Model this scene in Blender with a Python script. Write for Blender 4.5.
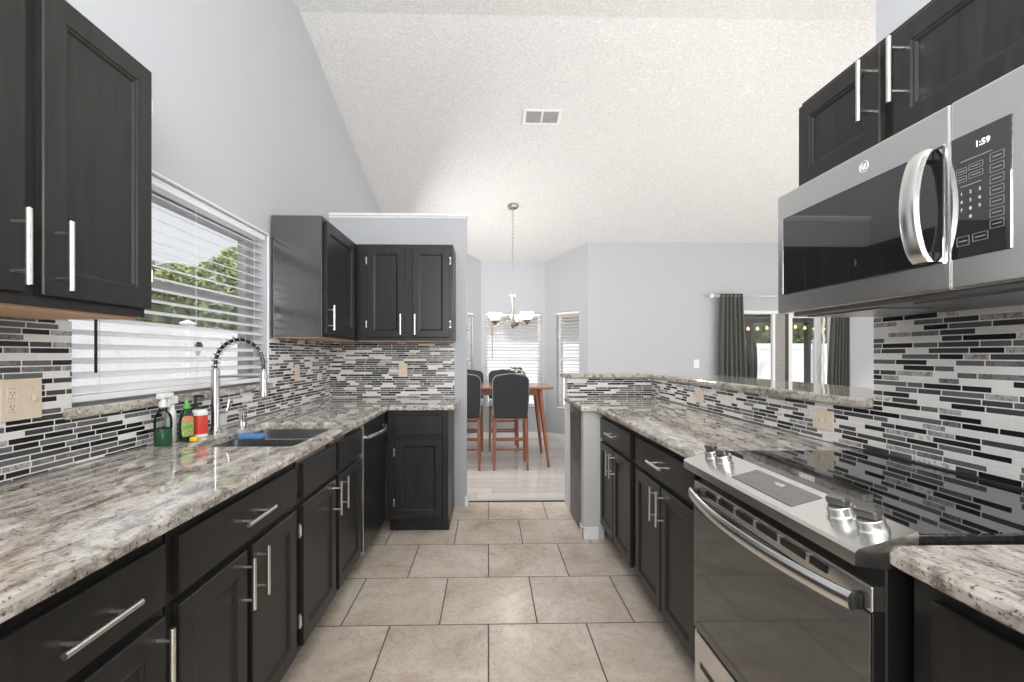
import bpy, bmesh, math, random
from mathutils import Matrix, Vector
for o in list(bpy.data.objects):
    bpy.data.objects.remove(o)
SC = bpy.context.scene
COL = SC.collection
random.seed(7)

# ------------------------------------------------------------------ camera, sky, lights, exposure
CAM_H = 1.27
cd = bpy.data.cameras.new('camera')
cd.sensor_width = 36.0
cd.lens = 462.0 / 1024.0 * 36.0
cd.shift_x = 13.34 / 1024.0
cd.shift_y = 14.0 / 1024.0
cd.clip_start = 0.02
cd.clip_end = 300
cam = bpy.data.objects.new('camera', cd)
cam.location = (0, 0, CAM_H)
cam.rotation_euler = (math.pi / 2, 0, -math.atan(0.022))
COL.objects.link(cam)
SC.camera = cam

world = bpy.data.worlds.new('world')
SC.world = world
world.use_nodes = True
wn = world.node_tree
wbg = wn.nodes['Background']
wtc = wn.nodes.new('ShaderNodeTexCoord')
wsep = wn.nodes.new('ShaderNodeSeparateXYZ')
wn.links.new(wtc.outputs['Generated'], wsep.inputs[0])
wr = wn.nodes.new('ShaderNodeValToRGB')
wr.color_ramp.elements[0].position = 0.0
wr.color_ramp.elements[0].color = (0.93, 0.93, 0.95, 1)
wr.color_ramp.elements[1].position = 0.7
wr.color_ramp.elements[1].color = (0.76, 0.81, 0.92, 1)
wn.links.new(wsep.outputs['Z'], wr.inputs[0])
wn.links.new(wr.outputs[0], wbg.inputs['Color'])
wbg.inputs['Strength'].default_value = 1.1

def area(name, loc, target, sx, sy, power, color=(1, 1, 1)):
    d = bpy.data.lights.new(name, 'AREA')
    d.shape = 'RECTANGLE'
    d.size, d.size_y = sx, sy
    d.energy = power
    d.color = color
    o = bpy.data.objects.new(name, d)
    o.location = loc
    o.rotation_euler = (Vector(target) - Vector(loc)).to_track_quat('-Z', 'Y').to_euler()
    COL.objects.link(o)
    return o

sun_d = bpy.data.lights.new('sun', 'SUN')
sun_d.energy = 4.0
sun_d.angle = math.radians(8)
sun_d.color = (1.0, 0.97, 0.92)
sun = bpy.data.objects.new('sun', sun_d)
sun.rotation_euler = (math.radians(42), 0, math.radians(50))
COL.objects.link(sun)
area('overhead_fill', (0.0, 0.2, 3.55), (0.0, 0.2, 0), 1.9, 1.9, 22, (1.0, 0.98, 0.95))  # added overhead fill, stands for no known fixture
area('living_side_fill', (5.6, 2.2, 2.2), (1.2, 3.0, 1.5), 3.2, 2.2, 75, (1.0, 0.99, 0.98))  # added side fill to lift the kitchen, not an actual window
area('rear_fill', (0.2, -1.9, 1.9), (0.1, 3.5, 1.7), 2.6, 2.0, 50, (1.0, 0.99, 0.98))  # added fill from behind the camera, no known window there
area('ceiling_fill', (0.1, -0.5, 1.9), (0.3, 1.2, 4.0), 1.0, 1.0, 98, (0.99, 1.0, 1.0))  # added lamp aimed upward to brighten the ceiling
area('living_up_fill', (3.6, 2.5, 0.7), (0.9, 4.3, 3.3), 2.4, 2.4, 52, (0.97, 0.985, 1.0))  # added out-of-frame fill that lifts the visible ceiling slope
area('nook_fill', (-1.2, 5.1, 1.7), (1.5, 6.0, 0.85), 1.5, 1.6, 56, (1.0, 1.0, 1.0))  # added fill hidden by the part height wall, brightens the nook
SC.view_settings.view_transform = 'Standard'
SC.view_settings.look = 'None'
SC.view_settings.gamma = 1.0
SC.view_settings.use_curve_mapping = False
SC.view_settings.exposure = 0.0
SC.cycles.use_denoising = True
SC.cycles.max_bounces = 10
SC.cycles.diffuse_bounces = 5
SC.cycles.transparent_max_bounces = 24
SC.cycles.sample_clamp_indirect = 6

# ------------------------------------------------------------------ node material helpers
class NT:
    def __init__(self, name):
        self.m = bpy.data.materials.new(name)
        self.m.use_nodes = True
        self.t = self.m.node_tree
        self.b = self.t.nodes['Principled BSDF']
        self.out = self.t.nodes['Material Output']
    def n(self, typ, **kw):
        x = self.t.nodes.new(typ)
        for k, v in kw.items():
            setattr(x, k, v)
        return x
    def link(self, a, b):
        self.t.links.new(a, b)
    def put(self, v, sock):
        if isinstance(v, (int, float)):
            sock.default_value = v
        elif isinstance(v, (tuple, list)):
            sock.default_value = v
        else:
            self.link(v, sock)
    def math(self, op, a, b=0.0, c=0.0):
        x = self.n('ShaderNodeMath', operation=op)
        self.put(a, x.inputs[0]); self.put(b, x.inputs[1]); self.put(c, x.inputs[2])
        return x.outputs[0]
    def mix(self, f, a, b, blend='MIX'):
        x = self.n('ShaderNodeMix', data_type='RGBA', blend_type=blend)
        self.put(f, x.inputs[0])
        self.put(a if not isinstance(a, tuple) or len(a) == 4 else (*a, 1), x.inputs[6])
        self.put(b if not isinstance(b, tuple) or len(b) == 4 else (*b, 1), x.inputs[7])
        return x.outputs[2]
    def ramp(self, f, stops, interp='LINEAR'):
        x = self.n('ShaderNodeValToRGB')
        cr = x.color_ramp
        cr.interpolation = interp
        while len(cr.elements) < len(stops):
            cr.elements.new(0.5)
        for e, (p, c) in zip(cr.elements, stops):
            e.position = p
            e.color = (*c, 1) if len(c) == 3 else c
        self.put(f, x.inputs[0])
        return x.outputs[0]
    def pos(self):
        return self.n('ShaderNodeNewGeometry').outputs['Position']
    def obj(self):
        return self.n('ShaderNodeTexCoord').outputs['Object']
    def xyz(self, v):
        s = self.n('ShaderNodeSeparateXYZ')
        self.link(v, s.inputs[0])
        return s.outputs
    def comb(self, x, y, z):
        s = self.n('ShaderNodeCombineXYZ')
        self.put(x, s.inputs[0]); self.put(y, s.inputs[1]); self.put(z, s.inputs[2])
        return s.outputs[0]
    def scale(self, v, s):
        x = self.n('ShaderNodeVectorMath', operation='MULTIPLY')
        self.link(v, x.inputs[0]); x.inputs[1].default_value = s
        return x.outputs[0]
    def noise(self, v, scale, detail=4, rough=0.55, dist=0.0):
        x = self.n('ShaderNodeTexNoise')
        if v is not None:
            self.link(v, x.inputs['Vector'])
        x.inputs['Scale'].default_value = scale
        x.inputs['Detail'].default_value = detail
        x.inputs['Roughness'].default_value = rough
        x.inputs['Distortion'].default_value = dist
        return x.outputs[0]
    def white(self, v, dim='3D'):
        x = self.n('ShaderNodeTexWhiteNoise', noise_dimensions=dim)
        if dim == '1D':
            self.put(v, x.inputs['W'])
        else:
            self.put(v, x.inputs['Vector'])
        return x.outputs[0]
    def bump(self, h, strength=0.3, dist=0.01):
        x = self.n('ShaderNodeBump')
        x.inputs['Strength'].default_value = strength
        x.inputs['Distance'].default_value = dist
        self.link(h, x.inputs['Height'])
        self.link(x.outputs[0], self.b.inputs['Normal'])
    def set(self, color=None, rough=None, metal=None, **kw):
        if color is not None:
            self.put(color if not isinstance(color, tuple) or len(color) == 4 else (*color, 1), self.b.inputs['Base Color'])
        if rough is not None:
            self.put(rough, self.b.inputs['Roughness'])
        if metal is not None:
            self.put(metal, self.b.inputs['Metallic'])
        for k, v in kw.items():
            self.put(v, self.b.inputs[k])
        return self

def plain(name, color, rough=0.5, metal=0.0, var=0.06, scale=20.0, **kw):
    t = NT(name)
    n = t.noise(t.obj(), scale, 3)
    lo = tuple(c * (1 - var) for c in color)
    hi = tuple(min(1, c * (1 + var)) for c in color)
    t.set(t.ramp(n, [(0.3, lo), (0.7, hi)]), rough, metal, **kw)
    return t.m

def dark_wood(name, base, rough=0.42):
    t = NT(name)
    v = t.scale(t.obj(), (14, 14, 1.6))
    n = t.noise(v, 3.0, 6, 0.6)
    t.set(t.ramp(n, [(0.3, tuple(c * 0.75 for c in base)), (0.72, tuple(c * 1.35 for c in base))]))
    t.set(rough=t.math('ADD', t.math('MULTIPLY', n, 0.16), rough - 0.08))
    t.b.inputs['Specular IOR Level'].default_value = 0.3
    t.bump(n, 0.08, 0.004)
    return t.m

def warm_wood(name, lo, hi, rough=0.35, axis=2):
    t = NT(name)
    s = [22, 22, 22]; s[axis] = 2.0
    n = t.noise(t.scale(t.obj(), tuple(s)), 2.2, 6, 0.6, 0.4)
    t.set(t.ramp(n, [(0.3, lo), (0.72, hi)]), rough)
    return t.m

def brushed(name, color, rough=0.28, axis=1):
    t = NT(name)
    s = [260, 260, 260]; s[axis] = 3.0
    n = t.noise(t.scale(t.pos(), tuple(s)), 1.0, 3)
    t.set(t.ramp(n, [(0.2, tuple(c * 0.96 for c in color)), (0.8, color)]), t.math('ADD', t.math('MULTIPLY', n, 0.05), rough - 0.025), 1.0)
    return t.m

def mosaic(name, axis, seed, white=0.68):
    t = NT(name)
    p = t.xyz(t.pos())
    u, z = p[axis], p[2]
    P, L = 0.0182, 0.20
    vz = t.math('DIVIDE', z, P)
    r = t.math('FLOOR', vz)
    fv = t.math('FRACT', vz)
    off = t.white(t.math('ADD', t.math('MULTIPLY', r, 1.37), seed), '1D')
    uu = t.math('ADD', t.math('DIVIDE', u, L), t.math('MULTIPLY', off, 9.0))
    c = t.math('FLOOR', uu)
    f = t.math('FRACT', uu)
    s = t.math('ADD', t.math('MULTIPLY', t.white(t.comb(c, r, seed)), 0.44), 0.28)
    sub = t.math('GREATER_THAN', f, s)
    tid = t.comb(t.math('ADD', t.math('MULTIPLY', c, 2.0), sub), r, seed + 3.3)
    val = t.white(tid)
    du = t.math('MULTIPLY', t.math('MINIMUM', t.math('MINIMUM', f, t.math('SUBTRACT', 1.0, f)), t.math('ABSOLUTE', t.math('SUBTRACT', f, s))), L)
    dv = t.math('MULTIPLY', t.math('MINIMUM', fv, t.math('SUBTRACT', 1.0, fv)), P)
    edge = t.math('MINIMUM', du, dv)
    grout = t.math('LESS_THAN', edge, 0.0018)
    col = t.ramp(val, [(0.0, (0.012, 0.012, 0.013)), (0.23, (0.055, 0.055, 0.057)), (0.36, (0.12, 0.12, 0.125)),
                       (0.52, (0.20, 0.20, 0.205)), (white - 0.08, (0.42, 0.41, 0.40)), (white, (0.72, 0.71, 0.69))], 'CONSTANT')
    marb = t.noise(t.pos(), 55, 5, 0.6, 1.2)
    vein = t.ramp(marb, [(0.38, (0.45, 0.44, 0.43)), (0.55, (1, 1, 1))])
    ism = t.math('MULTIPLY', t.math('GREATER_THAN', val, 0.52), t.math('LESS_THAN', val, 0.72))
    col = t.mix(ism, col, t.mix(1.0, col, vein, 'MULTIPLY'))
    col = t.mix(grout, col, (0.74, 0.72, 0.69))
    t.set(col, t.math('ADD', t.math('MULTIPLY', grout, 0.6), 0.16))
    t.bump(t.math('MINIMUM', edge, 0.0025), 0.5, 0.6)
    return t.m

def granite(name, axis=1):
    t = NT(name)
    s = [1.0, 1.0, 1.0]; s[axis] = 0.42
    v = t.scale(t.pos(), tuple(s))
    a = t.noise(v, 24, 9, 0.68, 0.6)
    base = t.ramp(a, [(0.30, (0.10, 0.092, 0.085)), (0.42, (0.25, 0.222, 0.195)), (0.51, (0.47, 0.425, 0.37)), (0.66, (0.64, 0.61, 0.57))])
    b = t.noise(t.pos(), 95, 6, 0.65)
    fleck = t.ramp(b, [(0.36, (0, 0, 0)), (0.44, (1, 1, 1))])
    base = t.mix(0.78, base, t.mix(1.0, base, fleck, 'MULTIPLY'))
    w = t.noise(t.pos(), 48, 4, 0.6)
    base = t.mix(t.ramp(w, [(0.62, (0, 0, 0)), (0.72, (1, 1, 1))]), base, (0.70, 0.67, 0.62))
    t.set(base, 0.035, **{'IOR': 1.75})
    return t.m

def floor_tile(name):
    t = NT(name)
    p = t.xyz(t.pos())
    S = 0.462
    vy = t.math('DIVIDE', t.math('SUBTRACT', p[1], 2.18), S)
    r = t.math('FLOOR', vy); fy = t.math('FRACT', vy)
    odd = t.math('ABSOLUTE', t.math('MODULO', r, 2.0))
    ux = t.math('ADD', t.math('DIVIDE', p[0], S), t.math('ADD', t.math('MULTIPLY', odd, -0.5), 0.5))
    c = t.math('FLOOR', ux); fx = t.math('FRACT', ux)
    d = t.math('MULTIPLY', t.math('MINIMUM', t.math('MINIMUM', fx, t.math('SUBTRACT', 1.0, fx)), t.math('MINIMUM', fy, t.math('SUBTRACT', 1.0, fy))), S)
    g = t.math('LESS_THAN', d, 0.0032)
    idv = t.white(t.comb(c, r, 1.0))
    shift = t.n('ShaderNodeVectorMath', operation='ADD')
    t.link(t.pos(), shift.inputs[0])
    t.link(t.comb(t.math('MULTIPLY', idv, 40.0), t.math('MULTIPLY', idv, 17.0), 0.0), shift.inputs[1])
    n1 = t.noise(shift.outputs[0], 3.2, 7, 0.62, 0.9)
    col = t.ramp(n1, [(0.28, (0.47, 0.385, 0.305)), (0.45, (0.62, 0.53, 0.44)), (0.62, (0.71, 0.63, 0.54))])
    n2 = t.noise(shift.outputs[0], 5.5, 8, 0.7, 2.2)
    vein = t.ramp(t.math('ABSOLUTE', t.math('SUBTRACT', n2, 0.5)), [(0.0, (0.60, 0.55, 0.50)), (0.022, (1, 1, 1))])
    col = t.mix(0.6, col, t.mix(1.0, col, vein, 'MULTIPLY'))
    col = t.mix(g, col, (0.10, 0.09, 0.08))
    t.set(col, t.math('ADD', t.math('MULTIPLY', g, 0.5), 0.24))
    t.bump(t.math('MINIMUM', d, 0.006), 0.4, 0.4)
    return t.m

def plank_floor(name):
    t = NT(name)
    p = t.xyz(t.pos())
    vy = t.math('DIVIDE', p[1], 0.17)
    r = t.math('FLOOR', vy); fy = t.math('FRACT', vy)
    ux = t.math('ADD', t.math('DIVIDE', p[0], 1.2), t.math('MULTIPLY', t.white(r, '1D'), 5.0))
    c = t.math('FLOOR', ux); fx = t.math('FRACT', ux)
    d = t.math('MINIMUM', t.math('MULTIPLY', t.math('MINIMUM', fx, t.math('SUBTRACT', 1.0, fx)), 1.2), t.math('MULTIPLY', t.math('MINIMUM', fy, t.math('SUBTRACT', 1.0, fy)), 0.17))
    g = t.math('LESS_THAN', d, 0.0015)
    n = t.noise(t.scale(t.pos(), (1.5, 12, 1)), 2.5, 6, 0.6)
    col = t.ramp(n, [(0.3, (0.55, 0.51, 0.47)), (0.7, (0.70, 0.67, 0.63))])
    col = t.mix(0.3, col, t.ramp(t.white(t.comb(c, r, 0.0)), [(0, (0.33, 0.30, 0.27)), (1, (0.66, 0.63, 0.6))]))
    col = t.mix(g, col, (0.22, 0.2, 0.18))
    t.set(col, 0.16)
    return t.m

def glass(name, tint=(1, 1, 1), spec=0.5):
    t = NT(name)
    tr = t.n('ShaderNodeBsdfTransparent'); tr.inputs[0].default_value = (*tint, 1)
    gl = t.n('ShaderNodeBsdfGlossy'); gl.inputs['Roughness'].default_value = 0.02
    fr = t.n('ShaderNodeFresnel'); fr.inputs[0].default_value = 1.35
    mx = t.n('ShaderNodeMixShader')
    t.link(t.math('MULTIPLY', fr.outputs[0], spec), mx.inputs[0])
    t.link(tr.outputs[0], mx.inputs[1]); t.link(gl.outputs[0], mx.inputs[2])
    t.link(mx.outputs[0], t.out.inputs['Surface'])
    return t.m

def wall_paint(name, color, bump=0.04, scale=220):
    t = NT(name)
    n = t.noise(t.pos(), scale, 3)
    t.set(t.ramp(n, [(0.3, tuple(c * 0.985 for c in color)), (0.7, color)]), 0.6)
    t.bump(n, bump, 0.003)
    return t.m

def popcorn(name, color):
    t = NT(name)
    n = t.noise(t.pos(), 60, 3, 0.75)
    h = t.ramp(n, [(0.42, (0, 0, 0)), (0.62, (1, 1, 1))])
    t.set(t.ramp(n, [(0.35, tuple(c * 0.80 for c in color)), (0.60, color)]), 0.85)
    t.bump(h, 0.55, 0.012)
    return t.m

M = {}
M['wall'] = wall_paint('blue_grey_wall_paint', (0.44, 0.452, 0.474))
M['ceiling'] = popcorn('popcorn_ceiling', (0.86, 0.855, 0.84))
M['white_trim'] = plain('white_trim_paint', (0.78, 0.78, 0.77), 0.4, var=0.02)
M['post'] = wall_paint('grey_white_post_paint', (0.53, 0.53, 0.52))
M['vinyl'] = plain('white_vinyl', (0.88, 0.88, 0.89), 0.45, var=0.02)
M['tile_y'] = mosaic('mosaic_strip_tile_along', 1, 2.0, 0.66)
M['tile_left'] = mosaic('mosaic_strip_tile_sink_wall', 1, 8.0, 0.71)
M['tile_x'] = mosaic('mosaic_strip_tile_across', 0, 5.0, 0.79)
M['granite'] = granite('beige_granite', 1)
M['granite_x'] = granite('beige_granite_across', 0)
M['floor'] = floor_tile('beige_floor_tile')
M['plank'] = plank_floor('pale_plank_floor')
M['cab'] = dark_wood('espresso_cabinet', (0.0185, 0.0176, 0.0165), 0.36)
M['cab_gloss'] = dark_wood('glossy_cabinet_side', (0.02, 0.019, 0.018), 0.16)
M['cab_gloss'].node_tree.nodes['Principled BSDF'].inputs['IOR'].default_value = 2.3
M['cab_gloss'].node_tree.nodes['Principled BSDF'].inputs['Specular IOR Level'].default_value = 0.5
def worn_sheen_panel():
    t = NT('worn_black_sheen')
    n = t.noise(t.scale(t.obj(), (18, 18, 3.5)), 2.5, 8, 0.75, 0.6)
    t.set(t.ramp(n, [(0.36, (0.018, 0.018, 0.018)), (0.52, (0.06, 0.06, 0.058)), (0.68, (0.30, 0.295, 0.285))]), 0.4)  # pale streaks put sheen into the colour along with the wear
    return t.m
M['cab_panel'] = worn_sheen_panel()
M['raw_wood'] = warm_wood('raw_cabinet_underside', (0.50, 0.30, 0.17), (0.62, 0.40, 0.25), 0.6, 1)
M['chair_wood'] = warm_wood('orange_brown_wood', (0.15, 0.043, 0.015), (0.29, 0.092, 0.034), 0.35)
M['table_wood'] = warm_wood('table_top_wood', (0.22, 0.085, 0.045), (0.36, 0.15, 0.08), 0.16, 0)
M['steel'] = brushed('brushed_stainless', (0.80, 0.795, 0.78), 0.26)
M['steel_dark'] = brushed('dark_stainless', (0.30, 0.30, 0.30), 0.30)  # darker stainless for the filter, display and knob grips
M['nickel'] = plain('satin_nickel', (0.78, 0.76, 0.73), 0.28, 1.0, 0.03)
M['bronze'] = plain('dark_brushed_nickel', (0.36, 0.34, 0.31), 0.32, 1.0, 0.05)
M['faucet_steel'] = plain('faucet_steel', (0.50, 0.50, 0.50), 0.30, 1.0, 0.03)
M['chrome'] = plain('chrome', (0.82, 0.82, 0.82), 0.12, 1.0, 0.02)
M['black'] = plain('black_plastic', (0.012, 0.012, 0.012), 0.35)
M['black_glass'] = plain('black_glass', (0.012, 0.012, 0.0125), 0.025, var=0.02, **{'IOR': 2.1})
M['oven_glass'] = plain('smoked_oven_glass', (0.05, 0.05, 0.05), 0.06, var=0.02, **{'IOR': 2.0})
M['dw'] = plain('black_dishwasher_front', (0.016, 0.016, 0.017), 0.28)
M['almond'] = plain('almond_plastic', (0.68, 0.58, 0.46), 0.4, var=0.03)
M['almond_dark'] = plain('almond_slot_shadow', (0.10, 0.08, 0.06), 0.6)
M['fabric'] = plain('charcoal_upholstery', (0.024, 0.0255, 0.030), 0.85, var=0.2, scale=160)
M['seat_fabric'] = plain('pale_blue_grey_seat', (0.50, 0.56, 0.62), 0.8, var=0.08, scale=120)
M['curtain'] = plain('grey_green_curtain', (0.105, 0.112, 0.10), 0.8, var=0.15, scale=60)
M['glass'] = glass('window_glass', (0.98, 0.985, 0.985), 0.25)
M['slat'] = plain('white_blind_slat', (0.80, 0.80, 0.80), 0.45, var=0.02)
M['dark_edge'] = plain('dark_bronze_frame', (0.03, 0.026, 0.022), 0.45)
M['frame_grey'] = plain('grey_window_frame', (0.42, 0.42, 0.43), 0.5)
M['stucco'] = plain('grey_stucco', (0.30, 0.29, 0.275), 0.85, var=0.25, scale=60)
M['leaf'] = plain('leaf_green', (0.14, 0.18, 0.065), 0.6, var=0.5, scale=3)
M['leaf_light'] = plain('light_leaf_green', (0.33, 0.40, 0.14), 0.6, var=0.4, scale=3)
M['leaf_dark'] = plain('dark_leaf_green', (0.09, 0.12, 0.05), 0.6, var=0.5, scale=3)
M['bark'] = plain('bark', (0.14, 0.10, 0.07), 0.9, var=0.3)
M['grass'] = plain('lawn_green', (0.16, 0.22, 0.07), 0.9, var=0.3, scale=8)
M['concrete'] = plain('pale_concrete', (0.55, 0.53, 0.50), 0.9, var=0.08)
M['brick'] = plain('terracotta_wall', (0.55, 0.27, 0.16), 0.8, var=0.12)
M['house'] = plain('pale_house_wall', (0.86, 0.85, 0.82), 0.8, var=0.03)
M['roof'] = plain('tan_roof', (0.50, 0.42, 0.35), 0.9, var=0.12)
M['eave'] = plain('tan_eave', (0.42, 0.33, 0.24), 0.8, var=0.05)
M['white_plastic'] = plain('white_plastic', (0.78, 0.78, 0.77), 0.35, var=0.02)
M['red'] = plain('red_plastic', (0.62, 0.055, 0.04), 0.35, var=0.08)
M['green_liquid'] = plain('dark_green_liquid', (0.018, 0.075, 0.035), 0.12)
M['bottle_green'] = plain('deep_green_bottle', (0.008, 0.028, 0.016), 0.12)
M['clear'] = glass('clear_plastic', (0.80, 0.84, 0.83), 1.0)
M['lime'] = plain('lime_green_plastic', (0.12, 0.42, 0.09), 0.35)
M['label_yellow'] = plain('yellow_green_label', (0.34, 0.38, 0.10), 0.5, var=0.5, scale=90)
M['orange'] = plain('orange_print', (0.60, 0.24, 0.12), 0.5)
M['yellow'] = plain('yellow_plastic', (0.78, 0.58, 0.04), 0.5)
M['blue'] = plain('blue_sponge', (0.07, 0.24, 0.48), 0.8)
M['sink'] = brushed('sink_stainless', (0.42, 0.42, 0.42), 0.30, 0)
M['vent_grey'] = plain('vent_louver_grey', (0.36, 0.36, 0.35), 0.6)
M['print'] = plain('white_print', (0.55, 0.55, 0.55), 0.5)
M['print_dim'] = plain('grey_print', (0.22, 0.22, 0.22), 0.5)
def emit(name, color, strength, base=(0.8, 0.8, 0.8)):
    t = NT(name)
    t.set(base, 0.4, 0.0, **{'Emission Color': (*color, 1), 'Emission Strength': strength})
    return t.m
M['display'] = emit('lit_display_digits', (0.9, 0.95, 1.0), 1.6)
M['shade_glass'] = emit('frosted_lit_glass', (1.0, 0.97, 0.92), 0.55, (0.85, 0.84, 0.82))
M['bulb'] = emit('warm_string_bulb', (1.0, 0.55, 0.22), 2.2, (0.8, 0.5, 0.3))

# ------------------------------------------------------------------ mesh builder
ORG = {}
class MB:
    def __init__(self, mat=None):
        self.bm = bmesh.new()
        self.M = mat.copy() if mat else Matrix.Identity(4)
    def add(self, verts, faces, smooth=False):
        vs = [self.bm.verts.new(self.M @ Vector(v)) for v in verts]
        for f in faces:
            try:
                q = self.bm.faces.new([vs[i] for i in f])
                q.smooth = smooth
            except ValueError:
                pass
        return vs
    def box(self, x0, x1, y0, y1, z0, z1, bev=0.0, seg=2):
        x0, x1 = min(x0, x1), max(x0, x1); y0, y1 = min(y0, y1), max(y0, y1); z0, z1 = min(z0, z1), max(z0, z1)
        v = [(x0, y0, z0), (x1, y0, z0), (x1, y1, z0), (x0, y1, z0), (x0, y0, z1), (x1, y0, z1), (x1, y1, z1), (x0, y1, z1)]
        f = [(3, 2, 1, 0), (4, 5, 6, 7), (0, 1, 5, 4), (1, 2, 6, 5), (2, 3, 7, 6), (3, 0, 4, 7)]
        vs = self.add(v, f)
        if bev > 0:
            es = set()
            for q in vs:
                es.update(q.link_edges)
            bmesh.ops.bevel(self.bm, geom=list(es), offset=bev, segments=seg, affect='EDGES', profile=0.5)
        return self
    def loft(self, rings, cap0=True, cap1=True, smooth=False, closed=True):
        n = len(rings[0])
        verts = [p for r in rings for p in r]
        faces = []
        for i in range(len(rings) - 1):
            for j in range(n if closed else n - 1):
                k = (j + 1) % n
                faces.append((i * n + j, i * n + k, (i + 1) * n + k, (i + 1) * n + j))
        vs = self.add(verts, faces, smooth)
        for cap, i in ((cap0, 0), (cap1, len(rings) - 1)):
            if cap and n > 2:
                try:
                    self.bm.faces.new([vs[i * n + j] for j in range(n)])
                except ValueError:
                    pass
        return self
    def tube(self, pts, r, n=10, caps=True, closed=False):
        pts = [Vector(p) for p in pts]
        rs = r if isinstance(r, (list, tuple)) else [r] * len(pts)
        rings = []
        up = None
        for i, p in enumerate(pts):
            a = pts[i - 1] if i > 0 else (pts[-1] if closed else p)
            b = pts[i + 1] if i < len(pts) - 1 else (pts[0] if closed else p)
            t = (b - a).normalized()
            if up is None:
                up = Vector((0, 0, 1)) if abs(t.z) < 0.9 else Vector((1, 0, 0))
            s = t.cross(up)
            if s.length < 1e-6:
                s = t.cross(Vector((0.3, 0.8, 0.1)))
            s.normalize()
            up = s.cross(t).normalized()
            rings.append([p + (s * math.cos(2 * math.pi * j / n) + up * math.sin(2 * math.pi * j / n)) * rs[i] for j in range(n)])
        if closed:
            rings.append(rings[0])
        self.loft(rings, caps and not closed, caps and not closed, True)
        return self
    def cyl(self, p0, p1, r0, r1=None, n=16):
        return self.tube([p0, p1], [r0, r0 if r1 is None else r1], n)
    def lathe(self, prof, c=(0, 0, 0), n=20, axis='z', cap=True):
        rings = []
        for r, h in prof:
            ring = []
            for j in range(n):
                a = 2 * math.pi * j / n
                x, y = r * math.cos(a), r * math.sin(a)
                if axis == 'z':
                    ring.append((c[0] + x, c[1] + y, c[2] + h))
                elif axis == 'x':
                    ring.append((c[0] + h, c[1] + x, c[2] + y))
                else:
                    ring.append((c[0] + x, c[1] + h, c[2] + y))
            rings.append(ring)
        self.loft(rings, cap, cap, True)
        return self
    def prism(self, poly, z0, z1, bev=0.0):
        rings = [[(p[0], p[1], z0) for p in poly], [(p[0], p[1], z1) for p in poly]]
        self.loft(rings)
        return self
    def build(self, name, mat, parent=None, angle=32):
        bmesh.ops.recalc_face_normals(self.bm, faces=self.bm.faces)
        org = Vector(ORG[parent.name]) if parent is not None else Vector((0, 0, 0))
        if parent is None:
            lo = Vector((1e9,) * 3); hi = Vector((-1e9,) * 3)
            for v in self.bm.verts:
                for i in range(3):
                    lo[i] = min(lo[i], v.co[i]); hi[i] = max(hi[i], v.co[i])
            org = Vector(((lo.x + hi.x) / 2, (lo.y + hi.y) / 2, lo.z))
        bmesh.ops.translate(self.bm, verts=self.bm.verts, vec=-org)
        flags = [f.smooth for f in self.bm.faces]
        me = bpy.data.meshes.new(name)
        self.bm.to_mesh(me)
        self.bm.free()
        me.set_sharp_from_angle(angle=math.radians(angle))
        me.polygons.foreach_set('use_smooth', flags)
        me.materials.append(M[mat] if isinstance(mat, str) else mat)
        o = bpy.data.objects.new(name, me)
        COL.objects.link(o)
        if parent is not None:
            o.parent = parent
        else:
            o.location = org
        ORG[o.name] = tuple(org)
        return o

def tag(o, label=None, cat=None, group=None, kind=None):
    if label: o['label'] = label
    if cat: o['category'] = cat
    if group: o['group'] = group
    if kind: o['kind'] = kind
    return o

def thing(name, loc, label, cat, group=None, kind=None):
    o = bpy.data.objects.new(name, None)
    o.empty_display_size = 0.1
    o.location = loc
    COL.objects.link(o)
    ORG[o.name] = tuple(loc)
    return tag(o, label, cat, group, kind)

def copy_tree(o, parent=None):
    c = o.copy()
    COL.objects.link(c)
    if parent is not None:
        c.parent = parent
    for ch in list(o.children):
        copy_tree(ch, c)
    return c

def struct(o, label, cat):
    return tag(o, label, cat, None, 'structure')

def frame_m(origin, U, W):
    U = Vector(U).normalized(); W = Vector(W).normalized()
    m = Matrix.Identity(4)
    for i in range(3):
        m[i][0] = U[i]; m[i][1] = W[i]; m[i][2] = (0, 0, 1)[i]; m[i][3] = origin[i]
    return m

def text_mesh(body, size, mat, name, parent, mtx, depth=0.0006, align='CENTER'):
    cu = bpy.data.curves.new('lettering', 'FONT')
    cu.body = body; cu.size = size; cu.extrude = depth; cu.align_x = align; cu.align_y = 'CENTER'
    cu.resolution_u = 3
    to = bpy.data.objects.new('lettering', cu)
    COL.objects.link(to)
    dg = bpy.context.evaluated_depsgraph_get()
    me = bpy.data.meshes.new_from_object(to.evaluated_get(dg))
    bpy.data.objects.remove(to)
    me.transform(mtx)
    me.transform(Matrix.Translation(-Vector(ORG[parent.name])))
    me.materials.clear(); me.materials.append(M[mat])
    o = bpy.data.objects.new(name, me)
    COL.objects.link(o)
    o.parent = parent
    ORG[o.name] = ORG[parent.name]
    return o

# ------------------------------------------------------------------ room constants
XL, XR = -1.32, 1.37           # tiled wall faces
XLW, XRW = -1.33, 1.38         # painted wall faces
YB = 3.875                      # tiled face of the wall stub
CT, CB = 0.918, 0.882          # worktop top and underside
def ceil_z(y):
    return 3.69 if y < 3.29 else 3.69 - 0.266 * (y - 3.29)

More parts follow.
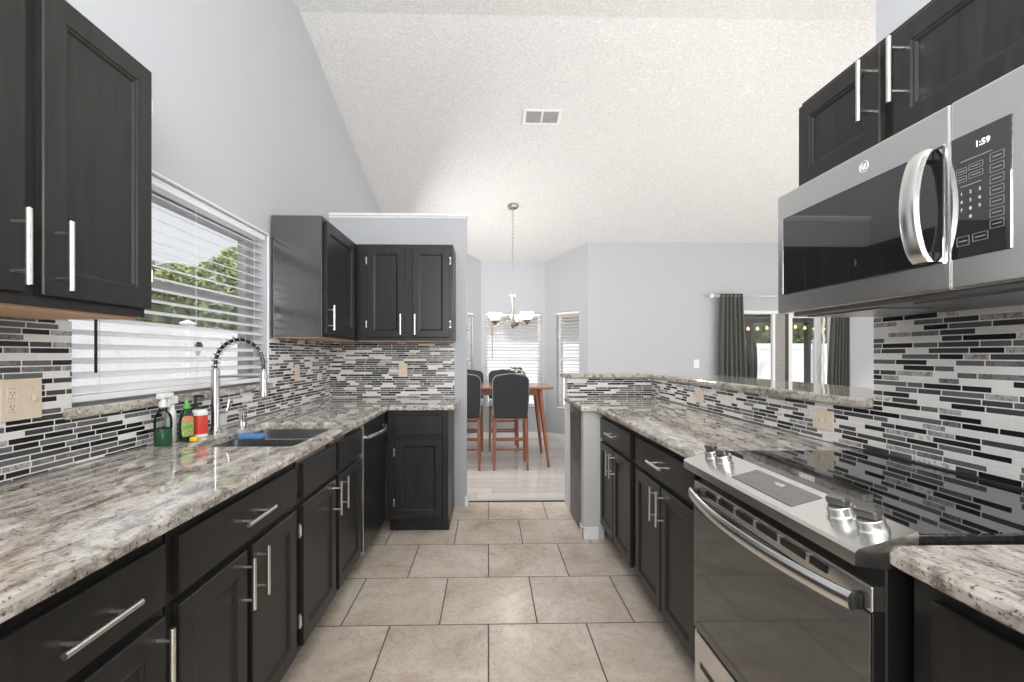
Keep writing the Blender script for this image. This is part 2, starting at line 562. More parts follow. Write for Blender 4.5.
# floors
b = MB(); b.box(-1.5, 7.0, -2.2, 4.0, -0.12, 0.0)
struct(b.build('floor', 'floor'), 'beige square porcelain tiles laid in running bond with dark grout', 'floor')
b = MB(); b.box(-1.5, 7.0, 4.0, 7.3, -0.12, 0.0)
struct(b.build('floor_dining', 'plank'), 'pale glossy plank floor of the dining nook beyond the tiles', 'floor')
b = MB(); b.box(-0.19, 0.68, 3.985, 4.015, 0.0, 0.006, 0.002)
struct(b.build('trim_1', 'dark_edge'), 'thin dark threshold strip between tile floor and plank floor', 'trim')
# ceiling
b = MB()
prof = [(-2.2, 3.69), (3.29, 3.69), (7.4, ceil_z(7.4))]
ring0 = [(-1.6, y, z) for y, z in prof] + [(-1.6, y, z + 0.15) for y, z in reversed(prof)]
ring1 = [(7.0, p[1], p[2]) for p in ring0]
b.loft([ring0, ring1])
struct(b.build('ceiling', 'ceiling'), 'off white popcorn textured vaulted ceiling sloping down to the dining nook', 'ceiling')
# left wall with window hole
WY0, WY1, WZ0, WZ1 = 1.493, 2.80, 1.075, 1.985
b = MB()
def wall_seg(b, y0, y1, z0, ztop=True, z1=None):
    if ztop:
        ys = [y0] + ([3.29] if y0 < 3.29 < y1 else []) + [y1]
        poly = [(y0, z0)] + [(y1, z0)] + [(y, ceil_z(y) + 0.02) for y in reversed(ys)]
    else:
        poly = [(y0, z0), (y1, z0), (y1, z1), (y0, z1)]
    b.loft([[(-1.50, p[0], p[1]) for p in poly], [(XLW, p[0], p[1]) for p in poly]])
wall_seg(b, -2.2, WY0, 0)
wall_seg(b, WY1, 7.2, 0)
wall_seg(b, WY0, WY1, 0, False, WZ0)
wall_seg(b, WY0, WY1, WZ1)
struct(b.build('wall_left', 'wall'), 'tall blue grey painted wall with the wide sink window', 'wall')
# stub wall behind the corner cabinets
b = MB(); b.box(XLW, -0.185, YB + 0.01, 3.985, 0, 2.43)
struct(b.build('wall_back', 'wall'), 'blue grey part height wall behind the corner cabinets', 'wall')
b = MB(); b.box(XLW, -0.165, YB - 0.01, 4.0, 2.43, 2.455, 0.006)
b.box(XLW, -0.175, YB + 0.003, 3.992, 2.415, 2.43, 0.003)
struct(b.build('trim_2', 'white_trim'), 'white cap ledge along the top of the part height wall', 'trim')
b = MB(); b.box(-0.20, -0.172, YB - 0.004, 3.992, 0, 0.085, 0.004)
struct(b.build('baseboard_back', 'white_trim'), 'short white baseboard round the end of the part height wall', 'baseboard')
# range wall (full height) and bar wall
b = MB(); b.box(XRW, 1.51, -2.2, 1.616, 0, 3.70)
struct(b.build('wall_right', 'wall'), 'full height wall behind the range and microwave', 'wall')
b = MB(); b.box(XRW, 1.51, 1.616, 3.957, 0, 1.078)
b.box(0.655, XRW, 3.867, 3.957, 0, 1.078)
b.box(0.655, 0.80, 3.173, 3.253, 0, CB - 0.003)
b.box(0.655, 0.80, 3.703, 3.867, 0, CB - 0.003)
struct(b.build('wall_bar', 'post'), 'low painted wall under the raised granite bar with its end post', 'wall')
b = MB(); b.box(0.645, 0.656, 3.161, 3.258, 0, 0.085, 0.003); b.box(0.645, 0.757, 3.161, 3.173, 0, 0.085, 0.003)
struct(b.build('baseboard_bar', 'white_trim'), 'white baseboard round the foot of the peninsula end post', 'baseboard')

# far walls: nook bay and sliding door wall
YF = 6.44
def holed_wall(name, mat, origin, U, W, width, ztops, hole, label, thick=0.14):
    m = frame_m(origin, U, W)
    b = MB(m)
    u0, u1, z0, z1 = hole
    H = ztops
    def seg(a, c, za, zb0, zb1):
        b.loft([[(a, -thick, za), (c, -thick, za), (c, -thick, zb1), (a, -thick, zb0)], [(a, 0, za), (c, 0, za), (c, 0, zb1), (a, 0, zb0)]])
    L = lambda u: H[0] + (H[1] - H[0]) * u / width
    seg(0, u0, 0, L(0), L(u0)); seg(u1, width, 0, L(u1), L(width))
    seg(u0, u1, 0, z0, z0); seg(u0, u1, z1, L(u0), L(u1))
    return struct(b.build(name, mat), label, 'wall'), m
BX0, BX1, BY = -0.114, 0.866, 7.02
CR = (1.39, YF)
CLx = (-0.64, YF)
dR = Vector((BX1 - CR[0], BY - CR[1], 0)); lenR = dR.length
dL = Vector((BX0 - CLx[0], BY - CLx[1], 0)); lenL = dL.length
DX0, DX1, DZ1 = 3.42, 4.93, 1.90
holed_wall('wall_far', 'wall', (CR[0], YF, 0), (1, 0, 0), (0, -1, 0), 5.6, (ceil_z(YF) + .03, ceil_z(YF) + .03), (DX0 - CR[0], DX1 - CR[0], 0.0, DZ1), 'blue grey far wall with the curtained sliding door')
_, mB = holed_wall('wall_bay', 'wall', (BX0, BY, 0), (1, 0, 0), (0, -1, 0), BX1 - BX0, (ceil_z(BY) + .03, ceil_z(BY) + .03), (0.062, 0.918, 0.47, 1.905), 'narrow centre wall of the dining bay with its window')
_, mR = holed_wall('wall_bay_east', 'wall', (CR[0], CR[1], 0), dR, Vector((-dR.y, dR.x, 0)), lenR, (ceil_z(YF) + .03, ceil_z(BY) + .03), (0.15, 0.57, 0.47, 1.905), 'angled bay wall beside the sliding door wall, with a narrow window')
_, mL = holed_wall('wall_bay_west', 'wall', (BX0, BY, 0), -dL, Vector((-dL.y, dL.x, 0)) * -1 if False else Vector((dL.y, -dL.x, 0)), lenL, (ceil_z(BY) + .03, ceil_z(YF) + .03), (0.16, 0.60, 0.47, 1.905), 'angled bay wall half hidden behind the part height wall')
b = MB(); b.box(XLW, CLx[0], YF, YF + 0.14, 0, ceil_z(YF) + 0.03)
struct(b.build('wall_dining', 'wall'), 'short blue grey wall west of the dining bay', 'wall')
# baseboards of the nook
def baseb(name, m, length, label):
    b = MB(m); b.box(0, length, 0.001, 0.016, 0, 0.10, 0.004)
    struct(b.build(name, 'white_trim'), label, 'baseboard')
baseb('baseboard_bay', mB, BX1 - BX0, 'white baseboard under the centre bay window')
baseb('baseboard_bay_east', mR, lenR, 'white baseboard along the angled bay wall near the sliding door')
baseb('baseboard_bay_west', mL, lenL, 'white baseboard along the half hidden angled bay wall')
b = MB(); b.box(CR[0], DX0 - 0.07, YF - 0.016, YF - 0.001, 0, 0.10, 0.004)
struct(b.build('baseboard_far', 'white_trim'), 'white baseboard along the far wall up to the sliding door', 'baseboard')

# ------------------------------------------------------------------ windows and blinds
def window(idx, m, u0, u1, z0, z1, label, depth=0.10, rail=None, sill=True, fmat='white_trim', casing=0.0):
    root = thing('window_%d' % idx, m @ Vector(((u0 + u1) / 2, -depth, z0)), label, 'window', None, 'structure')
    b = MB(m)
    f = 0.045
    for (a, c, za, zb) in ((u0, u0 + f, z0, z1), (u1 - f, u1, z0, z1), (u0 + f, u1 - f, z0, z0 + f), (u0 + f, u1 - f, z1 - f, z1)):
        b.box(a, c, -depth - 0.02, -depth + 0.03, za, zb, 0.004)
    if rail:
        b.box(u0 + f, u1 - f, -depth - 0.015, -depth + 0.025, rail - 0.02, rail + 0.02, 0.004)
    b.build('frame', fmat, root)
    b = MB(m); b.box(u0 + f, u1 - f, -depth + 0.002, -depth + 0.006, z0 + f, z1 - f)
    b.build('pane', 'glass', root)
    if casing:
        b = MB(m)
        b.box(u0 - 0.0, u1 + casing, 0.0005, 0.018, z1, z1 + casing, 0.004)
        b.box(u1, u1 + 0.016, 0.0005, 0.010, z0 + 0.03, z1, 0.003)
        b.build('casing', 'white_trim', root)
    return root

def blind(m, u0, u1, z0, z1, label, pitch, sw, tilt, wand_u, group, y0=-0.035, wand_dark=True):
    root = thing('window_blind', m @ Vector(((u0 + u1) / 2, y0, z1)), label, 'window blind', group)
    b = MB(m); b.box(u0, u1, y0 - 0.03, y0 + 0.03, z1 - 0.034, z1, 0.004); b.build('headrail', 'slat', root)
    b = MB(m)
    z = z1 - 0.034 - pitch * 0.6
    c, s = math.cos(tilt), math.sin(tilt)
    while z > z0 + 0.04:
        h = sw / 2; t = 0.0014
        prof = [(-h, -t), (-h * 0.4, 0.0012 - t), (h * 0.4, 0.0012 - t), (h, -t), (h, t), (h * 0.4, 0.0012 + t), (-h * 0.4, 0.0012 + t), (-h, t)]
        r = [(y0 + p[0] * c - p[1] * s, z + p[0] * s + p[1] * c) for p in prof]
        b.loft([[(u0 + 0.006, p[0], p[1]) for p in r], [(u1 - 0.006, p[0], p[1]) for p in r]])
        z -= pitch
    b.build('slats', 'slat', root)
    b = MB(m); b.box(u0 + 0.004, u1 - 0.004, y0 - 0.026, y0 + 0.026, z0 + 0.004, z0 + 0.026, 0.004); b.build('bottom_rail', 'slat', root)
    n = 3 if u1 - u0 > 0.6 else 2
    for i in range(n):
        u = u0 + 0.12 + (u1 - u0 - 0.24) * i / (n - 1)
        b = MB(m)
        b.cyl((u, y0 + sw / 2 + 0.001, z0 + 0.02), (u, y0 + sw / 2 + 0.001, z1 - 0.04), 0.0011, n=6)
        b.build('ladder_cord', 'slat', root)
    b = MB(m)
    b.cyl((wand_u, y0 + 0.045, z1 - 0.06), (wand_u, y0 + 0.045, z0 + (0.10 if u1 - u0 > 1.2 else 0.75)), 0.0045, n=8)
    b.build('wand', 'dark_edge' if wand_dark else 'slat', root)
    return root

mW = frame_m((XLW, WY0, 0), (0, 1, 0), (1, 0, 0))
window(1, mW, 0, WY1 - WY0, WZ0, WZ1, 'wide white framed window above the kitchen sink', 0.13, 1.575, fmat='frame_grey', casing=0.009)
blind(mW, 0.008, WY1 - WY0 - 0.008, WZ0 + 0.035, WZ1, 'wide open white slat blind in the window over the sink', 0.048, 0.050, -0.36, 0.09, None)
b = MB(mW); b.box(-0.03, WY1 - WY0 + 0.03, -0.13, 0.028, WZ0 - 0.008, WZ0 + 0.028, 0.008)
struct(b.build('trim_3', 'granite'), 'granite sill under the kitchen sink window', 'window sill')
window(2, mB, 0.062, 0.918, 0.47, 1.905, 'white framed window in the middle of the dining bay', 0.09, 1.2, casing=0.0)
blind(mB, 0.066, 0.914, 0.475, 1.90, 'white slat blind behind the chandelier in the centre bay window', 0.050, 0.048, 0.20, 0.17, 'bay window blinds', y0=-0.03)
window(3, mR, 0.15, 0.57, 0.47, 1.905, 'narrow window in the angled bay wall beside the sliding door wall', 0.09, 1.2)
blind(mR, 0.154, 0.566, 0.475, 1.90, 'narrow white blind on the angled bay wall above the table end', 0.050, 0.048, 0.20, 0.50, 'bay window blinds', y0=-0.03, wand_dark=False)
window(4, mL, 0.16, 0.60, 0.47, 1.905, 'narrow window mostly hidden by the part height wall', 0.09, 1.2)
blind(mL, 0.164, 0.596, 0.475, 1.90, 'narrow white blind peeking past the end of the part height wall', 0.050, 0.048, 0.20, 0.20, 'bay window blinds', y0=-0.03, wand_dark=False)

# ------------------------------------------------------------------ sliding door, curtains
root = thing('door_1', ((DX0 + DX1) / 2, YF + 0.05, 0), 'white framed sliding glass patio door between grey green curtains', 'door', None, 'structure')
b = MB(); b.box(DX0, DX0 + 0.05, YF + 0.01, YF + 0.12, 0, DZ1, 0.004); b.box(DX1 - 0.05, DX1, YF + 0.01, YF + 0.12, 0, DZ1, 0.004)
b.box(DX0 + 0.05, DX1 - 0.05, YF + 0.01, YF + 0.12, DZ1 - 0.045, DZ1, 0.004); b.box(DX0 + 0.05, DX1 - 0.05, YF + 0.01, YF + 0.12, 0, 0.035, 0.004)
b.build('door_frame', 'white_trim', root)
b = MB(); b.box(4.025, 4.065, YF + 0.02, YF + 0.07, 0.035, DZ1 - 0.045, 0.004)
b.build('white_stile', 'white_trim', root)
b = MB(); b.box(4.065, 4.215, YF + 0.03, YF + 0.10, 0.035, DZ1 - 0.045, 0.004)
b.build('centre_post', 'stucco', root)
b = MB(); b.box(4.215, 4.262, YF + 0.025, YF + 0.10, 0.035, DZ1 - 0.045, 0.004)
b.build('dark_stile', 'dark_edge', root)
b = MB()
for (x0, x1, z0, z1) in ((4.262, 4.325, 0.035, DZ1 - 0.045), (4.66, 4.745, 0.035, DZ1 - 0.045), (4.325, 4.66, 0.035, 0.11), (4.325, 4.66, DZ1 - 0.10, DZ1 - 0.045)):
    b.box(x0, x1, YF + 0.04, YF + 0.085, z0, z1, 0.004)
b.build('sliding_panel', 'white_trim', root)
b = MB(); b.box(3.47, 4.025, YF + 0.05, YF + 0.056, 0.035, DZ1 - 0.045); b.build('pane', 'glass', root)
b = MB(); b.box(4.325, 4.66, YF + 0.058, YF + 0.064, 0.11, DZ1 - 0.10); b.build('pane', 'glass', root)
b = MB(); b.box(4.53, 4.66, YF + 0.025, YF + 0.0395, 0.66, 0.72, 0.004); b.build('handle', 'black', root)

root = thing('curtain_rod', (4.2, YF - 0.09, 2.09), 'thin white curtain rod above the sliding patio door', 'curtain rod')
b = MB(); b.cyl((3.13, YF - 0.09, 2.09), (5.3, YF - 0.09, 2.09), 0.009, n=10); b.build('rod', 'nickel', root)
b = MB(); b.lathe([(0.003, -0.06), (0.03, -0.05), (0.036, -0.025), (0.02, 0.0), (0.012, 0.005)], (3.13, YF - 0.09, 2.09), 12, 'x'); b.build('finial', 'white_trim', root)
for x in (3.20, 5.2):
    b = MB(); b.box(x - 0.01, x + 0.01, YF - 0.10, YF - 0.001, 2.075, 2.105, 0.003); b.build('bracket', 'white_trim', root)

def curtain(x0, x1, xb0, xb1, label, folds):
    b = MB()
    rings = []
    n = 72
    for i in range(15):
        k = i / 14
        z = 2.12 - k * 2.08
        a = x0 + (xb0 - x0) * min(1, k * 1.6); c = x1 + (xb1 - x1) * min(1, k * 1.6)
        amp = 0.022 + 0.018 * k
        front = [(a + (c - a) * j / n, YF - 0.09 - 0.02 + amp * math.sin(2 * math.pi * folds * j / n + 0.4 * math.sin(k * 5 + j * 0.2)), z) for j in range(n + 1)]
        back = [(p[0], p[1] + 0.012, z) for p in reversed(front)]
        rings.append(front + back)
    b.loft(rings, True, True, True)
    o = b.build('curtain', 'curtain', None, 60)
    tag(o, label, 'curtain', 'grey green patio door curtains')
curtain(3.21, 3.53, 3.18, 3.585, 'grey green curtain gathered on the light switch side of the patio door', 6)
curtain(4.80, 5.03, 4.73, 5.02, 'grey green curtain gathered behind the microwave side of the patio door', 6)
b = MB()
for i in range(7):
    b.tube([(4.70 + 0.005 * math.sin(i), YF - 0.045, 0.03 + 1.86 * i / 7), (4.715, YF - 0.05, 0.03 + 1.86 * (i + 0.5) / 7), (4.695, YF - 0.045, 0.03 + 1.86 * (i + 1) / 7)], 0.016, 8)
tag(b.build('bunched_sheer', 'white_trim'), 'white bunched sheer strip hanging beside the patio door panel', 'curtain')

# ------------------------------------------------------------------ backsplashes
b = MB()
b.box(XLW + 0.0003, XL, 0.2, WY0, CT + 0.003, 1.376)
b.box(XLW + 0.0003, XL, WY0, WY1, CT + 0.003, WZ0 - 0.009)
b.box(XLW + 0.0003, XL, WY1 + 0.03, YB, CT + 0.003, 1.376)
b.box(XLW + 0.0003, XL, WY1, WY1 + 0.03, CT + 0.003, WZ0 - 0.009)
struct(b.build('wall_left_tile', 'tile_left'), 'black grey and white strip mosaic around the sink window', 'backsplash')
b = MB(); b.box(XL + 0.0003, -0.285, YB, YB + 0.0098, CT + 0.003, 1.376)
struct(b.build('wall_back_tile', 'tile_x'), 'strip mosaic under the two door wall cabinets', 'backsplash')
b = MB()
b.box(XR, XRW - 0.0003, 0.3, 1.614, CT + 0.003, 1.50)
b.box(XR, XRW - 0.0003, 1.614, 3.865, CT + 0.003, 1.077)
struct(b.build('wall_right_tile', 'tile_y'), 'strip mosaic behind the range and along the bar wall', 'backsplash')
b = MB(); b.box(0.66, XR - 0.0003, 3.857, 3.8667, CT + 0.003, 1.077)
struct(b.build('wall_bar_tile', 'tile_x'), 'strip mosaic on the short return of the bar wall', 'backsplash')

# ------------------------------------------------------------------ worktops
def offset_poly(poly, d):
    n = len(poly); out = []
    area2 = sum(poly[i][0] * poly[(i + 1) % n][1] - poly[(i + 1) % n][0] * poly[i][1] for i in range(n))
    sgn = 1 if area2 > 0 else -1
    for i in range(n):
        p0, p1, p2 = Vector(poly[i - 1]), Vector(poly[i]), Vector(poly[(i + 1) % n])
        e1 = (p1 - p0).normalized(); e2 = (p2 - p1).normalized()
        n1 = Vector((-e1.y, e1.x)) * sgn; n2 = Vector((-e2.y, e2.x)) * sgn
        k = 1 + n1.dot(n2)
        out.append(tuple(p1 + (n1 + n2) * (d / k)))
    return out
def round_corner(poly, idx, r, n=5):
    out = []
    for i, p in enumerate(poly):
        if i not in idx:
            out.append(p); continue
        p = Vector(p); a = Vector(poly[i - 1]); c = Vector(poly[(i + 1) % len(poly)])
        e1 = (a - p).normalized(); e2 = (c - p).normalized()
        ctr = p + (e1 + e2) * r
        s = p + e1 * r; e = p + e2 * r
        for j in range(n + 1):
            t = j / n
            q = s * (1 - t) ** 2 + p * 2 * t * (1 - t) + e * t * t
            out.append(tuple(q))
    return out
def slab(name, poly, z0, z1, mat, hole=None, r=0.012):
    b = MB(); bm = b.bm
    levels = [(r * 0.5, z0), (0, z0 + r * 0.4), (0, z1 - r), (r * 0.3, z1 - r * 0.3), (r, z1)]
    def loops(pl, sign):
        out = []
        for ins, z in levels:
            q = offset_poly(pl, ins * sign)
            out.append([bm.verts.new((p[0], p[1], z)) for p in q])
        return out
    sets = [loops(poly, 1)]
    if hole:
        sets.append(loops(hole, -0.4))
    for L in sets:
        n = len(L[0])
        for i in range(len(L) - 1):
            for j in range(n):
                k = (j + 1) % n
                bm.faces.new((L[i][j], L[i][k], L[i + 1][k], L[i + 1][j]))
    for lev in (0, -1):
        es = []
        for L in sets:
            ring = L[lev]
            for j in range(len(ring)):
                e = bm.edges.get((ring[j], ring[(j + 1) % len(ring)]))
                es.append(e)
        bmesh.ops.triangle_fill(bm, edges=es, use_beauty=True)
    return b.build(name, mat)

SX0, SX1, SY0, SY1 = -1.165, -0.755, 1.80, 2.43
poly = [(XLW + 0.002, 0.2), (-0.697, 0.2), (-0.697, 3.236), (-0.235, 3.236), (-0.235, YB + 0.008), (XLW + 0.002, YB + 0.008)]
poly = round_corner(poly, (3,), 0.035)
hole = round_corner([(SX0, SY0), (SX1, SY0), (SX1, SY1), (SX0, SY1)], (0, 1, 2, 3), 0.03)
o = slab('worktop', poly, CB, CT, 'granite', hole)
tag(o, 'L shaped beige granite worktop holding the sink', 'countertop', 'granite worktops')
poly = [(XRW - 0.002, 1.653), (XRW - 0.002, 3.865), (0.635, 3.865), (0.635, 3.148), (0.736, 3.123), (0.736, 1.653)]
o = slab('worktop', poly, CB, CT, 'granite')
tag(o, 'granite worktop of the peninsula between range and bar return', 'countertop', 'granite worktops')
poly = round_corner([(XRW - 0.002, 0.3), (XRW - 0.002, 0.848), (0.736, 0.848), (0.736, 0.3)], (2,), 0.03)
o = slab('worktop', poly, CB, CT, 'granite')
tag(o, 'small granite worktop corner on the near side of the range', 'countertop', 'granite worktops')
poly = [(1.335, 1.62), (1.80, 1.62), (1.80, 4.03), (0.625, 4.03), (0.625, 3.822), (1.335, 3.822)]
o = slab('bar_ledge', poly, 1.08, 1.115, 'granite', None, 0.01)
tag(o, 'raised granite bar ledge on the low tiled wall', 'bar top')

# ------------------------------------------------------------------ cabinets
def panel_door(b, u0, u1, z0, z1, y0=0.001, t=0.019, fr=0.056, dep=0.009, flat=False):
    e = 0.003
    def rect(i, y):
        return [(u0 + i, y, z0 + i), (u1 - i, y, z0 + i), (u1 - i, y, z1 - i), (u0 + i, y, z1 - i)]
    rings = [rect(0, y0), rect(0, y0 + t - e), rect(e, y0 + t)]
    if not flat:
        rings += [rect(fr, y0 + t), rect(fr + 0.003, y0 + t - 0.003), rect(fr + 0.008, y0 + t - 0.004), rect(fr + 0.013, y0 + t - dep)]
    b.loft(rings)

def handle_v(m, u, z0, z1, parent, y=0.02):
    b = MB(m)
    b.cyl((u, y + 0.034, z0), (u, y + 0.034, z1), 0.0062, n=12)
    for z in (z0 + 0.028, z1 - 0.028):
        b.cyl((u, y - 0.001, z), (u, y + 0.034, z), 0.0042, n=10)
    b.build('handle', 'nickel', parent)
def handle_h(m, u0, u1, z, parent, y=0.02):
    b = MB(m)
    b.cyl((u0, y + 0.034, z), (u1, y + 0.034, z), 0.0062, n=12)
    for u in (u0 + 0.035, u1 - 0.035):
        b.cyl((u, y - 0.001, z), (u, y + 0.034, z), 0.0045, n=10)
    b.build('handle', 'nickel', parent)
def hinge(m, u, z, parent):
    b = MB(m)
    b.box(u - 0.006, u + 0.006, 0.0005, 0.012, z - 0.028, z + 0.028, 0.002)
    b.cyl((u, 0.012, z - 0.018), (u, 0.012, z + 0.018), 0.004, n=8)
    b.build('hinge', 'nickel', parent)

def cabinet(name, m, W, depth, z0, z1, label, group, doors=(), drawers=(), toe=False, hz=None, hlen=0.155, raw=False, fr=0.056):
    root = thing(name, m @ Vector((W / 2, -depth / 2, 0.0 if toe else z0)), label, 'cabinet', group)
    b = MB(m)
    b.box(0.0015, W - 0.0015, -depth, 0, z0 + (0.0 if not raw else 0.003), z1, 0.0015, 1)
    b.build('body', 'cab', root)
    if raw:
        b = MB(m); b.box(0.01, W - 0.01, -depth + 0.004, -0.02, z0 - 0.004, z0 + 0.003); tag(b.build('underside', 'raw_wood', root), 'unfinished tan wood underside')
    if toe:
        b = MB(m); b.box(0.0015, W - 0.0015, -depth, -0.07, 0.001, z0 - 0.0005); b.build('toe_kick', 'cab', root)
    for d in doors:
        u0, u1, dz0, dz1, hu, hside = d
        b = MB(m); panel_door(b, u0, u1, dz0, dz1, fr=fr)
        o = b.build('door', 'cab', root)
        if hu is not None:
            a = hz[0]
            handle_v(m, hu, a, a + hlen, o)
        if hside:
            u = u0 - 0.007 if hside < 0 else u1 + 0.007
            for z in (dz0 + 0.10, dz1 - 0.10):
                hinge(m, u, z, o)
    for d in drawers:
        u0, u1, dz0, dz1, hh = d
        b = MB(m); panel_door(b, u0, u1, dz0, dz1, flat=True)
        o = b.build('drawer', 'cab', root)
        if hh:
            c = (u0 + u1) / 2
            handle_h(m, c - 0.085, c + 0.085, (dz0 + dz1) / 2 + 0.002, o)
    return root
BG = 'espresso base cabinets'
FX = -0.748          # face frame plane of the sink run (door faces stand 2 cm proud)
DEP = FX - XLW - 0.005
DR0, DR1, DZ0_, DZ1_ = 0.705, 0.843, 0.125, 0.68
mA = frame_m((FX, 0.316, 0), (0, 1, 0), (1, 0, 0))
cabinet('base_cabinet', mA, 0.765, DEP, 0.10, CB - 0.002, 'dark base cabinet with one drawer at the near end of the sink run', BG,
        [(0.02, 0.31, DZ0_, DZ1_, None, 0), (0.335, 0.745, DZ0_, DZ1_, 0.715, 0)], [(0.02, 0.31, DR0, DR1, False), (0.335, 0.745, DR0, DR1, True)], True, (0.515,))
mB_ = frame_m((FX, 1.086, 0), (0, 1, 0), (1, 0, 0))
cabinet('base_cabinet', mB_, 0.705, DEP, 0.10, CB - 0.002, 'dark base cabinet with a wide handled drawer over two doors, before the sink', BG,
        [(0.022, 0.328, DZ0_, DZ1_, 0.300, 0), (0.358, 0.685, DZ0_, DZ1_, 0.388, 1)], [(0.022, 0.685, DR0, DR1, True)], True, (0.515,))
mC = frame_m((FX, 1.796, 0), (0, 1, 0), (1, 0, 0))
cabinet('base_cabinet', mC, 0.878, DEP, 0.10, 0.70, 'dark sink base cabinet with two plain false drawer fronts', BG,
        [(0.04, 0.43, DZ0_, DZ1_, 0.400, -1), (0.475, 0.865, DZ0_, DZ1_, 0.507, 0)], [(0.04, 0.43, DR0, DR1, False), (0.475, 0.865, DR0, DR1, False)], True, (0.515,))
sinkbase = [o for o in bpy.data.objects if o.parent is None and o.get('label', '').startswith('dark sink base')][0]
b = MB(mC); b.box(0.0015, 0.8765, -0.004, 0, 0.7005, CB - 0.002); b.box(0.0015, 0.8765, -DEP, -DEP + 0.02, 0.7005, CB - 0.002)
b.box(0.0015, 0.012, -DEP + 0.02, -0.004, 0.7005, CB - 0.002); b.box(0.86, 0.8765, -DEP + 0.02, -0.004, 0.7005, CB - 0.002)
b.build('apron', 'cab', sinkbase)
# corner base cabinet facing the camera
FY = 3.288
mD = frame_m((-0.715, FY, 0), (1, 0, 0), (0, -1, 0))
cabinet('base_cabinet', mD, 0.43, YB - FY, 0.10, CB - 0.002, 'dark corner base cabinet facing the aisle beside the dishwasher', BG,
        [(0.055, 0.39, DZ0_, DZ1_, None, -1)], [(0.055, 0.39, DR0, DR1, False)], True, (0.515,), fr=0.05)
# peninsula base cabinets (facing -X)
FR = 0.788
DEPR = XRW - FR - 0.005
mR1 = frame_m((FR, 2.445, 0), (0, 1, 0), (-1, 0, 0))
cabinet('base_cabinet', mR1, 0.72, DEPR, 0.10, CB - 0.002, 'dark peninsula base cabinet next to the white end post', BG,
        [(0.045, 0.388, DZ0_ - 0.01, DZ1_, 0.360, 0), (0.402, 0.715, DZ0_ - 0.01, DZ1_, 0.432, 0)], [(0.045, 0.715, DR0, DR1, True)], True, (0.515,), fr=0.05)
mR2 = frame_m((FR, 1.655, 0), (0, 1, 0), (-1, 0, 0))
cabinet('base_cabinet', mR2, 0.785, DEPR, 0.10, CB - 0.002, 'dark peninsula base cabinet right beside the range', BG,
        [(0.05, 0.388, DZ0_ - 0.01, DZ1_, 0.356, 0), (0.402, 0.745, DZ0_ - 0.01, DZ1_, 0.434, 0)], [(0.05, 0.745, DR0, DR1, True)], True, (0.515,), fr=0.05)
mR0 = frame_m((FR, 0.303, 0), (0, 1, 0), (-1, 0, 0))
cabinet('base_cabinet', mR0, 0.538, DEPR, 0.10, CB - 0.002, 'dark base cabinet under the small worktop near side of the range', BG,
        [(0.02, 0.485, DZ0_, DZ1_, None, 0)], [(0.02, 0.485, DR0, DR1, False)], True, (0.515,))
# wall cabinets
UG = 'espresso wall cabinets'
U0, U1 = 1.378, 2.12
UX = -1.016
mU = frame_m((UX, 0.642, 0), (0, 1, 0), (1, 0, 0))
cabinet('wall_cabinet', mU, 0.748, UX - XLW - 0.002, U0, U1, 'dark two door wall cabinet before the sink window', UG,
        [(0.02, 0.376, 1.405, 2.093, 0.347, 0), (0.414, 0.7495, 1.405, 2.108, 0.446, 1)], hz=(1.418,), hlen=0.16, raw=True)
mC2 = frame_m((UX, 2.842, 0), (0, 1, 0), (1, 0, 0))
cabinet('wall_cabinet', mC2, YB - 2.842 - 0.006, UX - XLW - 0.012, U0, U1, 'dark corner wall cabinet past the sink window with shiny bare side', UG,
        [(0.03, 0.62, 1.405, 2.093, 0.062, 0)], hz=(1.425,), hlen=0.155, raw=True)
mC3 = frame_m((UX + 0.003, 3.565, 0), (1, 0, 0), (0, -1, 0))
cabinet('wall_cabinet', mC3, -0.272 - UX - 0.003, YB - 3.565 - 0.002, U0, U1, 'dark two door wall cabinet on the part height wall', UG,
        [(0.085, 0.368, 1.405, 2.093, 0.345, -1), (0.430, 0.712, 1.405, 2.093, 0.453, 1)], hz=(1.425,), hlen=0.155, raw=True, fr=0.05)
MX = 1.06
cc = [o for o in bpy.data.objects if o.parent is None and o.get('label', '').startswith('dark corner wall')][0]
b = MB(); b.box(XL + 0.002, UX - 0.001, 2.837, 2.8432, U0 + 0.002, U1, 0.001, 1)
tag(b.build('side_panel', 'cab_gloss', cc), 'shiny dark side panel')
mMW = frame_m((MX, 0.787, 0), (0, 1, 0), (-1, 0, 0))
cabinet('wall_cabinet', mMW, 0.755, XRW - MX - 0.002, 1.806, U1, 'short dark wall cabinet with two doors above the microwave', UG,
        [(0.025, 0.380, 1.83, 2.098, 0.352, 0), (0.42, 0.742, 1.83, 2.098, 0.448, 0)], hz=(1.905,), hlen=0.165, fr=0.05)

# dishwasher
root = thing('dishwasher', (-0.98, 2.955, 0), 'black dishwasher with a bowed stainless handle', 'dishwasher')
mDW = frame_m((FX, 2.678, 0), (0, 1, 0), (1, 0, 0))
b = MB(mDW); b.box(0.003, 0.577, -0.55, 0, 0.10, CB - 0.004, 0.002, 1); b.build('body', 'black', root)
b = MB(mDW); b.box(0.003, 0.577, -0.55, -0.06, 0.001, 0.0995); b.build('toe_kick', 'black', root)
b = MB(mDW); b.box(0.012, 0.574, 0.0005, 0.024, 0.115, 0.868, 0.005); d = b.build('door', 'dw', root)
b = MB(mDW); b.box(0.003, 0.0118, 0.0005, 0.026, 0.105, 0.868, 0.002); tag(b.build('edge_strip', 'steel', root), 'bright stainless door edge')
b = MB(mDW)
pts = [(0.05 + 0.48 * i / 16, 0.034 + 0.040 * math.sin(math.pi * i / 16), 0.785) for i in range(17)]
b.tube(pts, 0.0125, 10)
